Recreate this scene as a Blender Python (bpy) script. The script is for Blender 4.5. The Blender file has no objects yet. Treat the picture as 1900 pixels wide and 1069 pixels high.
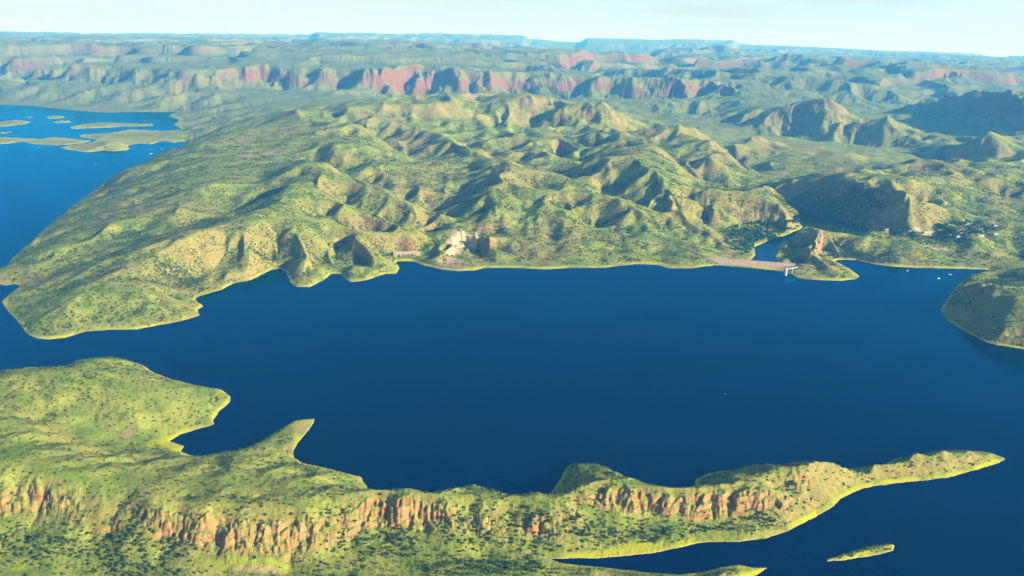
import bpy, bmesh, math, random
import numpy as np
from mathutils import Vector, Matrix, Euler

# ------------------------------------------------------------------ camera, sky, sun, exposure
sc = bpy.context.scene
COL = sc.collection
CAM_H, FPX = 900.0, 1478.0                      # metres above the lake, focal length in photograph pixels
PITCH, ROLL = math.atan(478 / FPX), math.radians(1.2)
cam = bpy.data.cameras.new("camera"); camo = bpy.data.objects.new("camera", cam); COL.objects.link(camo)
cam.sensor_width = 36; cam.lens = 36 * FPX / 1900; cam.clip_start = 5; cam.clip_end = 400000
cp, sp_, cr, sr = math.cos(PITCH), math.sin(PITCH), math.cos(ROLL), math.sin(ROLL)
FWD = np.array([0, cp, -sp_]); R0 = np.array([1.0, 0, 0]); U0 = np.array([0, sp_, cp])
RGT = cr * R0 + sr * U0; UPV = -sr * R0 + cr * U0
camo.matrix_world = Matrix(((RGT[0], UPV[0], -FWD[0], 0), (RGT[1], UPV[1], -FWD[1], 0),
                            (RGT[2], UPV[2], -FWD[2], CAM_H), (0, 0, 0, 1)))
sc.camera = camo

SUN_EL, SUN_AZ = math.radians(19.5), math.atan2(-0.42, 0.91)   # direction towards the sun: right and a little behind
sdir = Vector((math.cos(SUN_EL) * math.cos(SUN_AZ), math.cos(SUN_EL) * math.sin(SUN_AZ), math.sin(SUN_EL)))
sl = bpy.data.lights.new("sun", 'SUN'); sl.energy = 5.0; sl.angle = math.radians(0.5); sl.color = (1.0, 0.95, 0.78)
so = bpy.data.objects.new("sun", sl); COL.objects.link(so); so.rotation_euler = sdir.to_track_quat('Z', 'Y').to_euler()

world = bpy.data.worlds.new("World"); sc.world = world; world.use_nodes = True
wn, wl = world.node_tree.nodes, world.node_tree.links
wn.clear()
sky = wn.new('ShaderNodeTexSky'); sky.sky_type = 'NISHITA'; sky.sun_disc = False
sky.sun_elevation = SUN_EL; sky.sun_rotation = math.atan2(sdir.x, sdir.y)
sky.altitude = 900; sky.air_density = 1.0; sky.dust_density = 0.35; sky.ozone_density = 1.6
bg = wn.new('ShaderNodeBackground'); bg.inputs['Strength'].default_value = 0.05
wo = wn.new('ShaderNodeOutputWorld')
tc = wn.new('ShaderNodeTexCoord'); mp = wn.new('ShaderNodeMapping'); mp.inputs['Scale'].default_value = (1.0, 1.6, 9.0)
cn = wn.new('ShaderNodeTexNoise'); cn.inputs['Scale'].default_value = 2.2; cn.inputs['Detail'].default_value = 6; cn.inputs['Roughness'].default_value = 0.55
crp = wn.new('ShaderNodeMapRange'); crp.interpolation_type = 'SMOOTHSTEP'
crp.inputs['From Min'].default_value = 0.35; crp.inputs['From Max'].default_value = 0.68; crp.inputs['To Min'].default_value = 0.45; crp.inputs['To Max'].default_value = 1.15
mixc = wn.new('ShaderNodeMix'); mixc.data_type = 'RGBA'; mixc.inputs['B'].default_value = (7.0, 10.0, 11.0, 1)
wsx = wn.new('ShaderNodeSeparateXYZ'); wcx = wn.new('ShaderNodeCombineXYZ'); wmx = wn.new('ShaderNodeMath'); wmx.operation = 'MAXIMUM'; wmx.inputs[1].default_value = 0.015
wl.new(tc.outputs['Generated'], wsx.inputs[0]); wl.new(wsx.outputs['X'], wcx.inputs['X']); wl.new(wsx.outputs['Y'], wcx.inputs['Y']); wl.new(wsx.outputs['Z'], wmx.inputs[0]); wl.new(wmx.outputs[0], wcx.inputs['Z'])
wl.new(wcx.outputs[0], sky.inputs['Vector'])                 # seen from this height the sky reaches a little below eye level
wl.new(wcx.outputs[0], mp.inputs['Vector']); wl.new(mp.outputs[0], cn.inputs['Vector'])
wl.new(cn.outputs['Fac'], crp.inputs['Value']); am = wn.new('ShaderNodeMath'); am.operation = 'ADD'; am.inputs[1].default_value = 0.035; wl.new(wmx.outputs[0], am.inputs[0])
am2 = wn.new('ShaderNodeMath'); am2.operation = 'DIVIDE'; am2.inputs[0].default_value = 0.052; wl.new(am.outputs[0], am2.inputs[1])
am3 = wn.new('ShaderNodeMath'); am3.operation = 'MULTIPLY'; am3.use_clamp = True; wl.new(am2.outputs[0], am3.inputs[0]); wl.new(crp.outputs[0], am3.inputs[1])
wl.new(am3.outputs[0], mixc.inputs['Factor'])                # thin cirrus: thicker the flatter one looks through it
wl.new(sky.outputs[0], mixc.inputs['A']); wl.new(mixc.outputs['Result'], bg.inputs['Color']); wl.new(bg.outputs[0], wo.inputs['Surface'])

sc.view_settings.view_transform = 'Standard'; sc.view_settings.look = 'None'; sc.view_settings.gamma = 1
sc.view_settings.use_curve_mapping = False; sc.view_settings.exposure = 1.2
sc.render.engine = 'CYCLES'; sc.cycles.use_denoising = True; sc.cycles.denoiser = 'OPENIMAGEDENOISE'; sc.cycles.denoising_input_passes = 'RGB_ALBEDO_NORMAL'; sc.cycles.denoising_prefilter = 'ACCURATE'
sc.cycles.max_bounces = 5; sc.cycles.volume_bounces = 1; sc.cycles.use_adaptive_sampling = True; sc.cycles.adaptive_threshold = 0.02; sc.cycles.diffuse_bounces = 2; sc.cycles.glossy_bounces = 2

# ------------------------------------------------------------------ small helpers
def lin(c): return tuple((x / 12.92 if x <= 0.04045 else ((x + 0.055) / 1.055) ** 2.4) for x in c)
def ground_at(u, v, z=0.0):
    """where the sight line through photograph pixel (u, v) meets the level z"""
    d = FWD + RGT * ((u - 950) / FPX) + UPV * ((534.5 - v) / FPX)
    t = (z - CAM_H) / d[2]
    return np.array([d[0] * t, d[1] * t, z])
def lp(x, y):                                    # log-polar map coordinates: same detail at every distance
    return np.arctan2(x, y), 0.5 * np.log(x * x + y * y)
def sstep(a, b, x):
    t = np.clip((x - a) / (b - a), 0, 1); return t * t * (3 - 2 * t)
def tag(o, label=None, cat=None, group=None, kind=None):
    if label: o['label'] = label
    if cat: o['category'] = cat
    if group: o['group'] = group
    if kind: o['kind'] = kind
    return o
def link(name, mesh, mat=None, parent=None, loc=None, rz=0.0, scale=None):
    o = bpy.data.objects.new(name, mesh); COL.objects.link(o)
    if mat is not None and mesh is not None and len(mesh.materials) == 0: mesh.materials.append(mat)
    if parent is not None: o.parent = parent
    if loc is not None: o.location = loc
    if rz: o.rotation_euler = (0, 0, rz)
    if scale is not None: o.scale = scale if hasattr(scale, '__len__') else (scale,) * 3
    return o
def pymesh(name, verts, faces, smooth=False):
    m = bpy.data.meshes.new(name); m.from_pydata([tuple(map(float, v)) for v in verts], [], faces); m.update()
    if smooth: m.polygons.foreach_set('use_smooth', [True] * len(m.polygons))
    return m
def npmesh(name, verts, quads, smooth=True):
    m = bpy.data.meshes.new(name); n, k = len(verts), quads.shape[1]
    m.vertices.add(n); m.vertices.foreach_set('co', np.ascontiguousarray(verts, np.float32).ravel())
    m.loops.add(quads.size); m.loops.foreach_set('vertex_index', np.ascontiguousarray(quads, np.int32).ravel())
    m.polygons.add(len(quads)); m.polygons.foreach_set('loop_start', np.arange(0, quads.size, k, dtype=np.int32))
    m.polygons.foreach_set('use_smooth', np.full(len(quads), smooth)); m.update(calc_edges=True)
    return m

# ------------------------------------------------------------------ noise
rng = np.random.default_rng(7)
_P = np.concatenate([rng.permutation(256)] * 2).astype(np.int32)
_A = rng.uniform(0, 2 * np.pi, 256); _GX = np.cos(_A).astype(np.float32); _GY = np.sin(_A).astype(np.float32)
def gnoise(x, y, seed=0):
    xf = np.floor(x); yf = np.floor(y)
    fx = (x - xf).astype(np.float32); fy = (y - yf).astype(np.float32)
    xi = (xf.astype(np.int64) + seed * 17) & 255; yi = (yf.astype(np.int64) + seed * 31) & 255
    xj = (xi + 1) & 255; yj = (yi + 1) & 255
    u = fx * fx * fx * (fx * (fx * 6 - 15) + 10); v = fy * fy * fy * (fy * (fy * 6 - 15) + 10)
    def g(a, b, dx, dy):
        h = _P[_P[a] + b]; return _GX[h] * dx + _GY[h] * dy
    n0 = g(xi, yi, fx, fy); n1 = g(xj, yi, fx - 1, fy); n2 = g(xi, yj, fx, fy - 1); n3 = g(xj, yj, fx - 1, fy - 1)
    a = n0 + u * (n1 - n0); b = n2 + u * (n3 - n2)
    return (a + v * (b - a)) * 1.5
def fbm(x, y, octv=4, seed=0, gain=0.5, ridged=False):
    s = 0; a = 1.0; t = 0
    for i in range(octv):
        n = gnoise(x, y, seed + i)
        s = s + a * ((1 - 2 * np.abs(n)) if ridged else n); t += a
        a *= gain; x, y = (x * 1.62 - y * 1.17) + 3.1, (x * 1.17 + y * 1.62) + 7.7
    return s / t
def gullies(x, y, gx, gy, L, octv, seed, amp_fade=None):
    """spurs and gullies that run down the slope given by gx, gy (height gained per metre)"""
    out = np.zeros_like(x, dtype=np.float32); amp = 1.0
    gx = gx.astype(np.float32).copy(); gy = gy.astype(np.float32).copy()
    for o in range(octv):
        qx, qy = x / L, y / L
        cx, cy = np.floor(qx), np.floor(qy)
        sl_ = np.sqrt(gx * gx + gy * gy) + 1e-4
        kx, ky = -gy / sl_ * 5.2, gx / sl_ * 5.2            # wave vector across the slope
        sc_, ss_, sw_ = 0, 0, 1e-5
        for i in (-1, 0, 1):
            for j in (-1, 0, 1):
                a = ((cx + i).astype(np.int64) + seed * 13 + o * 7) & 255; b = ((cy + j).astype(np.int64) + seed * 29) & 255
                h = _P[_P[a] + b]
                dx = (qx - cx - i - 0.5 - 0.4 * _GX[h]).astype(np.float32); dy = (qy - cy - j - 0.5 - 0.4 * _GY[h]).astype(np.float32)
                w = np.exp(-2.6 * (dx * dx + dy * dy)); ph = kx * dx + ky * dy
                sc_ = sc_ + w * np.cos(ph); ss_ = ss_ + w * np.sin(ph); sw_ = sw_ + w
        c = sc_ / sw_; s = ss_ / sw_
        st = np.clip(sl_ * 2.2, 0, 1)
        out += (amp * st * (c - 0.45) * L * 0.17).astype(np.float32)
        gx = gx - amp * st * 0.17 * s * kx * 0.9; gy = gy - amp * st * 0.17 * s * ky * 0.9
        L *= 0.48; amp *= 0.68
    return out

# ------------------------------------------------------------------ the map: shorelines and heights, read off as map points
POL = lambda azd, r: (math.radians(azd), math.log(r))
def mp_pts(pts):
    out = []
    for p in pts:
        if p[0] == 'pol': out.append(POL(p[1], p[2])); continue
        w = ground_at(p[0], p[1], p[2] if len(p) > 2 else 0.0); a, l = lp(w[0], w[1]); out.append((float(a), float(l)))
    return np.array(out)
NORTH = [('pol', -60, 9200), (-400, 193), (-150, 193), (0, 195), (60, 197), (130, 205), (200, 210), (260, 208), (325, 208), (312, 216), (333, 222), (322, 232), (340, 241),
 (300, 243), (240, 240), (225, 243), (200, 247), (150, 250), (148, 255), (180, 258), (172, 264), (125, 270), (110, 275), (135, 279), (162, 283), (192, 279), (210, 281), (241, 278), (236, 270), (258, 266), (280, 268), (300, 262), (323, 265), (345, 262),
 (335, 268, 60), (290, 282, 60), (210, 312, 50), (130, 372, 35), (60, 435, 22), (5, 493, 10), (-28, 512),
 (-8, 524), (8, 530), (28, 527), (38, 531), (18, 545), (3, 560), (18, 580), (40, 603), (48, 618), (65, 627), (90, 630), (120, 627), (160, 615), (205, 612), (255, 611), (290, 604), (330, 597), (370, 586), (366, 574), (380, 568),
 (364, 560), (362, 553), (385, 545), (410, 538), (435, 525), (465, 520), (485, 510), (505, 500), (522, 499), (532, 508), (540, 525), (550, 532), (575, 533), (600, 520), (615, 508), (632, 508), (642, 518), (652, 524), (680, 520), (715, 508), (735, 508), (741, 497),
 (734, 485), (770, 485), (785, 492), (820, 500), (850, 503), (880, 502), (900, 497), (960, 497), (1010, 500), (1060, 497), (1120, 497), (1180, 490), (1220, 492), (1240, 498), (1280, 498), (1310, 494), (1330, 492),
 (1400, 498), (1450, 503), (1470, 510), (1480, 516), (1495, 518), (1520, 520), (1560, 521), (1588, 518), (1595, 513), (1580, 501), (1560, 490), (1545, 484), (1560, 482), (1590, 483), (1620, 490), (1660, 495), (1700, 497), (1760, 498), (1822, 500),
 (1838, 501), (1820, 506), (1800, 510), (1782, 524), (1765, 545), (1750, 565), (1745, 575), (1758, 594), (1775, 606), (1800, 620), (1830, 635), (1850, 640), (1870, 643), (1900, 648), (1960, 656), (2100, 665), (2600, 720), ('pol', 60, 1500), ('pol', 60, 200000), ('pol', -60, 200000)]
RIVER = [(1388, 487), (1402, 472), (1398, 459), (1425, 447), (1455, 438), (1485, 425), (1493, 417), (1498, 419), (1472, 438), (1448, 453), (1440, 474), (1442, 490)]
FORE = [('pol', -60, 1750), (-700, 700), (-300, 690, 20), (0, 681, 22), (60, 676, 22), (115, 675, 22), (150, 662, 8), (190, 659, 8), (230, 665, 4), (265, 677), (284, 691), (330, 704, 8), (370, 714, 5), (410, 721, 2), (428, 736),
 (425, 748), (405, 765), (395, 780), (398, 788), (370, 795), (335, 806), (315, 818), (330, 824), (342, 828), (335, 838), (350, 844), (362, 845, 3), (400, 838, 5), (450, 830, 6), (480, 818, 4), (520, 795, 2), (550, 780), (585, 777),
 (575, 795), (555, 818), (543, 838), (545, 850), (560, 857, 2), (600, 864, 5), (640, 874, 5), (670, 884, 2), (674, 893, 2), (690, 899, 25), (760, 904, 25), (830, 904, 20), (850, 894, 15), (880, 892, 12), (920, 902, 18), (950, 909, 20), (1000, 907, 20), (1014, 912, 15),
 (1028, 908), (1040, 888), (1050, 868), (1062, 858, 3), (1110, 856, 8), (1150, 872, 10), (1190, 889, 18), (1230, 893, 20), (1268, 899, 20), (1288, 900, 12), (1290, 890), (1310, 880), (1340, 871, 3), (1400, 860, 10), (1510, 847, 20), (1560, 855, 20), (1640, 853, 15), (1660, 843, 12), (1750, 829, 10), (1800, 832, 6), (1840, 839, 2), (1866, 851),
 (1850, 860), (1830, 866), (1800, 875), (1760, 886), (1700, 893), (1650, 898), (1600, 906), (1560, 925), (1545, 941), (1510, 961), (1460, 986), (1420, 999), (1370, 1005), (1305, 1006), (1270, 1014), (1220, 1025), (1150, 1033), (1100, 1036), (1020, 1037),
 (1040, 1041, 5), (1100, 1047, 5), (1200, 1058, 5), (1260, 1063, 4), (1300, 1060, 3), (1340, 1050, 3), (1370, 1047, 2), (1400, 1054), (1425, 1053), (1405, 1067), (1350, 1085), (1200, 1120), (900, 1200), (400, 1350), ('pol', -60, 600)]
ISLES = [[(1527, 1042), (1552, 1031, 1), (1580, 1021, 3), (1620, 1010, 3), (1650, 1006, 3), (1660, 1012), (1658, 1021), (1640, 1027), (1600, 1034), (1560, 1040)],
 [(128, 236), (150, 231), (188, 227), (230, 228), (286, 230), (284, 234), (230, 235), (165, 238), (135, 240)],
 [(-60, 262), (0, 254), (40, 256), (75, 258), (100, 254), (150, 259), (172, 261), (150, 266), (105, 270), (67, 268), (40, 263), (0, 268), (-40, 270)],
 [(-40, 226), (0, 226), (30, 222), (60, 226), (45, 231), (0, 236), (-40, 236)],
 [(-30, 246), (0, 245), (37, 243), (20, 247), (0, 249), (-30, 250)],
 [(46, 217), (55, 215), (66, 218), (54, 220)], [(86, 217), (100, 213), (122, 217), (110, 221), (90, 221)], [(98, 226), (115, 223), (140, 225), (125, 228), (102, 229)],
 [(172, 304), (180, 302), (186, 304), (180, 306)], [(205, 299), (214, 297), (223, 298), (213, 300)], [(271, 286), (280, 283), (287, 285), (279, 287)], [(294, 277), (301, 275), (307, 276), (300, 278)]]
HGT = """
5,495,22 60,437,42 130,374,65 210,314,100 290,284,125 330,272,135 400,249,180 450,238,210 520,235,230 600,240,240 -20,512,8
470,265,205 475,357,158 434,392,132 350,408,112 253,424,88 130,470,52 60,520,14 270,340,128 262,380,108
380,270,190 350,330,170 300,380,140 200,420,108 100,460,78 45,500,40 400,340,178 330,390,142
600,300,240 560,350,215 520,380,190 480,410,178 420,435,158 350,465,142 260,490,120 180,520,96 120,560,68 80,600,30 110,615,14
414,457,108 380,485,78 345,515,45 358,545,10 300,540,78 250,560,62 200,580,40 320,570,38 150,590,30
450,470,108 462,500,48 430,505,52 500,440,92 507,470,36 510,495,5
570,470,78 573,497,45 585,520,14 555,440,122 530,418,152 555,520,16 545,495,18 625,460,55 617,495,6
660,448,84 700,468,62 722,488,24 680,500,34 650,505,22 640,405,132 700,424,112 760,437,80 788,447,48 640,375,172 731,405,122 785,430,70 700,390,120
757,462,14 757,440,30 800,430,42 795,412,62 819,392,90 860,372,125 900,358,165
838,440,58 860,424,76 885,438,58 825,455,48 808,472,34 876,458,16 868,475,13 893,455,20 905,440,62 915,450,58 950,447,54 1000,456,46 840,490,10 1060,462,40 1120,472,28 1150,480,10 930,480,22 1000,482,18 880,485,10
870,410,95 900,422,62 960,428,60 1010,432,60 1080,443,56 1150,452,50 1190,455,46 1240,465,30 1280,470,34 1170,470,24 1225,475,8
930,345,205 967,362,182 1021,397,128 1060,420,88 1105,438,60 900,395,125 940,405,100 985,410,88
1060,380,120 1100,410,85 1150,425,70 1120,360,165 1080,345,170 1160,390,110
1180,310,240 1215,345,220 1250,380,178 1290,415,122 1330,448,62 1200,360,180 1195,400,110 1240,430,75 1345,455,44 1365,470,14 1300,465,40 1310,480,24
1482,420,8 1440,425,16 1380,440,12 1340,420,60 1420,440,4
1230,330,200 1290,340,168 1340,345,130 1380,350,70
640,300,215 620,270,235 660,255,215 700,270,180 740,295,160 760,330,140 700,310,175 680,340,160 720,350,120 780,350,130 820,340,110
850,260,175 900,265,170 950,260,175 1000,262,170 1050,265,170 1100,255,180 850,290,150 900,300,175 950,305,170 1000,310,180 1050,320,170 890,320,135 870,335,120 1100,300,200 1150,280,210
1120,250,200 1160,245,205 1200,240,195 1170,265,190 1230,300,200 1260,290,180 1300,330,130
552,202,292 530,217,240 575,215,250 600,222,235 610,205,250 640,215,240 664,192,275 700,207,260 750,197,280 790,202,270 819,187,305 866,205,250 916,233,165 740,225,200 690,235,195
890,200,290 920,182,325 953,178,335 985,184,325 1002,192,295 870,226,175 955,232,175 1000,236,145 985,242,138 1044,198,302 1090,196,302 1140,201,290 1156,222,200 1175,240,135 1100,230,190 1060,240,165
1230,215,60 1300,212,55 1400,232,50 1480,245,40 1590,258,38 1680,275,36 1740,290,35 1500,270,45 1600,272,40 1350,225,55 1700,255,45 1750,240,45 1690,215,60 1780,225,45
1230,236,195 1280,238,185 1327,276,145 1395,325,55 1310,300,130 1361,268,125 1418,260,135 1449,267,118 1492,307,58 1420,300,80 1460,330,45 1400,285,70 1560,302,70 1590,288,88 1622,302,56 1540,330,60 1345,290,85
1342,207,120 1380,203,170 1420,200,220 1480,186,310 1530,179,352 1548,176,372 1600,190,335 1640,201,285 1665,221,180 1682,240,75 1450,235,80 1550,245,70 1600,250,55 1500,215,190 1575,218,165
1722,198,120 1800,216,75 1900,226,70 1850,222,75 2000,230,70
1740,277,85 1800,260,170 1845,246,235 1870,259,190 1900,272,140 1730,288,45 1800,292,60 1850,302,55 1900,296,150 1950,290,190
1405,349,90 1450,338,165 1500,332,212 1560,338,220 1620,343,220 1690,335,215 1740,298,215 1800,302,188 1900,312,175 2000,320,170 1900,350,155 1800,350,155 1700,372,128 1660,375,120 1800,400,98 1900,400,104
1400,360,38 1450,380,18 1500,402,8 1540,412,12 1600,410,45 1650,412,70 1560,380,70 1480,365,60 1620,375,98
1480,426,72 1515,425,96 1523,445,88 1502,462,78 1512,480,54 1535,493,34 1560,506,14 1580,514,6 1545,470,10 1545,450,40 1470,450,10 1468,475,8 1490,490,30 1482,500,18
1560,430,78 1620,440,70 1650,425,82 1740,430,82 1840,432,82 1700,455,56 1780,472,36 1850,482,26 1700,482,20 1620,476,20 1800,445,72 1900,440,76 1900,482,18 1580,455,50
1840,503,28 1930,520,115 1900,508,80 1985,555,150
0,682,62 60,677,62 115,676,66 150,664,45 190,660,45 230,666,36 265,679,14 284,692,30 330,706,34 370,716,24 410,724,10
0,702,95 80,687,95 200,686,80 281,694,50 350,740,30 300,760,32 250,770,38 200,750,55 380,770,9 330,795,6 150,740,62 100,730,75
0,742,74 80,774,48 140,796,28 193,826,11 270,830,5 0,762,96 80,789,82 160,828,60 213,842,50 321,843,32 362,848,15 400,841,20 450,833,24 480,821,18 520,798,9 555,783,4 530,830,12 600,868,18 645,879,18
0,830,112 100,850,106 200,872,96 300,882,86 400,882,80 500,882,70 600,893,60 650,905,64 0,870,112 150,895,96 480,920,78 350,920,82
200,932,74 212,960,62 225,1000,44 200,1030,26 612,958,64 618,985,44 620,1015,22
1650,850,46 1700,840,46 1750,834,43 1800,836,32 1840,843,15 1700,870,20 1760,868,14 1660,885,16
1060,862,24 1110,860,34 1150,876,44 1190,893,56 1310,885,14 1400,862,42 1500,852,60 1560,860,60 1640,857,48
690,902,70 760,907,73 830,907,66 880,896,50 950,912,60 1000,910,60 1015,915,57
0,960,50 100,980,42 200,990,38 0,1040,24 100,1050,20 200,1060,14 420,1060,8 540,1050,6 300,1040,18 700,1040,12 650,1000,20 800,1032,8 900,1037,3 750,1005,16 900,1000,16 1000,1000,14 1100,1000,12 1250,990,10 1400,985,8
1000,1045,14 900,1050,16 1100,1054,12 800,1060,18 1200,1066,12 1350,1060,12 1395,1060,5 0,1100,30 300,1120,30 600,1100,24 900,1110,16 0,1200,40 400,1200,30
1545,1036,4 1570,1030,8 1590,1024,11 1610,1020,10 1640,1013,17 1655,1015,10
160,236,12 200,230,22 260,232,12 60,264,14 120,264,14 20,228,16 0,261,12 170,277,20 200,262,55 230,258,50 280,255,50 320,253,55 180,252,20 360,255,60 108,217,14
0,180,40 100,182,45 200,190,40 330,200,35 400,215,60 450,220,90 400,235,100 350,235,40 500,200,120 430,195,80 250,185,60 330,180,70 -200,175,60
0,150,160 100,155,170 200,160,150 300,165,150 400,165,150 500,165,140 600,170,140 700,188,160 650,175,150 800,180,150 850,175,190 950,170,160 1050,185,110 1150,190,80 1250,195,60 1350,190,90
0,95,330 150,92,340 300,90,350 450,95,380 600,98,400 750,95,420 0,80,340 300,78,360 600,82,400 800,90,420 880,100,400
"""
def zscale(u, v):
    if v > 655 and not (u > 1700 and v < 700): return 0.90
    if v <= 300: return 1.06 - 0.06 * min(1, max(0, (v - 240) / 60))
    return 1.0 - 0.27 * min(1, (v - 300) / 170)
# crests and valley floors, drawn as lines of (u, v, height)
LINES = [[(580,293,205),(624,315,185),(668,335,165),(735,366,130),(779,381,108),(819,395,84)],
 [(580,361,165),(609,366,158),(651,375,146),(699,403,108),(748,421,80),(792,439,44)],
 [(580,395,128),(613,408,112),(653,424,92),(690,428,84),(735,434,68)],
 [(600,232,240),(631,233,238),(657,238,230),(695,249,212),(735,280,172),(766,304,138)],
 [(779,244,200),(832,253,190),(861,273,172),(900,288,160),(942,302,175)],
 [(942,304,185),(927,322,180),(945,344,160),(951,370,132),(969,392,103),(989,412,76),(1000,421,62)],
 [(850,335,118),(828,330,112),(825,353,92),(856,375,84),(825,395,62),(790,417,42),(785,428,34)],
 [(867,377,112),(883,384,108),(907,384,116),(934,374,128)],
 [(950,352,155),(989,379,122),(1022,399,95),(1059,414,76),(1097,434,54)],
 [(980,348,160),(1026,355,155),(1082,357,152),(1137,361,148),(1159,366,142),(1194,390,112),(1225,397,104),(1258,406,92),(1292,419,75),(1336,445,42)],
 [(1126,297,220),(1159,295,224),(1192,306,214),(1214,324,196),(1236,341,176),(1256,364,148),(1276,390,116),(1305,412,86),(1336,434,55),(1362,454,25)],
 [(1201,332,172),(1199,357,140),(1210,378,112)],
 [(1141,240,215),(1180,258,205),(1225,277,188),(1269,308,158),(1302,333,130),(1336,350,108)],
 [(1203,244,200),(1250,240,200),(1287,242,190),(1325,266,160),(1353,284,130),(1392,318,70)],
 [(1400,350,55),(1440,341,90),(1480,334,125),(1520,337,150),(1560,341,165),(1610,345,178),(1640,358,180),(1662,375,165)],
 [(1400,360,10),(1450,378,8),(1500,402,6),(1540,413,6),(1590,416,16),(1640,416,50)],
 [(1845,505,24),(1818,519,74),(1800,540,94),(1808,560,104),(1828,574,106),(1858,592,96),(1886,611,74),(1905,626,55)],
 [(1850,545,106),(1880,560,110),(1930,565,112)],
 [(1860,525,92),(1900,535,100)],
 [(1880,585,104),(1910,600,96)],
 [(830,454,38),(840,438,55),(860,425,74),(878,432,68),(893,443,54)],
 [(848,470,16),(862,474,11),(868,460,13)],
 [(884,478,12),(890,462,34),(897,448,52),(905,438,64),(918,441,60)],
 [(877,473,10),(879,458,13),(884,447,20)],
 [(806,474,28),(818,470,38),(830,480,26),(848,486,15)],
 [(515,230,232),(535,214,262),(552,201,296),(570,211,268),(595,226,236)],
 [(942,303,178),(990,310,165),(1040,322,150),(1060,345,128)],[(1000,250,195),(1040,248,200),(1072,256,190),(1080,278,158)],[(1009,260,190),(1016,282,163),(1066,305,138)],[(1104,262,196),(1140,272,202),(1126,297,220)],
 [(456,262,196),(465,308,160),(474,335,140),(478,362,124)],[(522,344,165),(500,362,133),(480,369,122)],[(478,372,120),(421,401,98),(359,410,86),(266,424,68),(130,470,38),(60,520,10)],
 [(600,300,215),(587,366,162),(554,352,180),(533,340,190)],[(533,340,190),(505,374,165),(480,395,150),(430,430,122),(350,455,112),(250,490,88),(150,535,60),(90,590,28)],
 [(414,457,74),(380,485,52),(345,515,26),(358,540,8)],[(503,435,92),(508,468,42),(511,494,4)],[(623,456,42),(617,494,4)],[(600,330,190),(560,395,140),(540,420,114),(560,450,88),(573,475,60),(582,508,18)],[(480,415,132),(470,445,102),(462,475,66),(460,503,22)],
 [(640,440,92),(665,455,72),(700,475,48),(722,492,20)]]
# the ground falls away behind these crests: (line, how far behind, how much lower)
BEHIND = {0: (1.05, 54), 1: (1.045, 50), 2: (1.02, 18), 3: (1.045, 62), 4: (1.045, 58), 9: (1.05, 54), 12: (1.04, 66), 13: (1.04, 75), 26: (1.035, 46), 27: (1.035, 50), 28: (1.03, 40)}
ctrl = []
for n_l, (bk, dz_) in BEHIND.items():
    L_ = LINES[n_l]
    for p0, p1 in zip(L_[:-1], L_[1:]):
        k = max(1, int(math.hypot(p1[0] - p0[0], p1[1] - p0[1]) / 12))
        for t in range(k):
            u, v, z = [a + (b - a) * t / k for a, b in zip(p0, p1)]; w = ground_at(u, v, z); a, l = lp(w[0], w[1])
            ctrl.append((a, l + math.log(bk), max(12, z - dz_)))
for L_ in LINES:
    for p0, p1 in zip(L_[:-1], L_[1:]):
        k = max(1, int(math.hypot(p1[0] - p0[0], p1[1] - p0[1]) / 9))
        for t in range(k + (p1 is L_[-1])):
            u, v, z = [a + (b - a) * t / k for a, b in zip(p0, p1)]; w = ground_at(u, v, z); ctrl.append((*lp(w[0], w[1]), z))
line_c = np.array(ctrl)[:, :2]
for tok in HGT.split():
    u, v, z = map(float, tok.split(',')); z *= zscale(u, v); w = ground_at(u, v, z); a, l = lp(w[0], w[1])
    if ((line_c - (a, l)) ** 2).sum(1).min() > (0.017 ** 2 if 235 < v < 655 else 0): ctrl.append((a, l, z))
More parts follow.
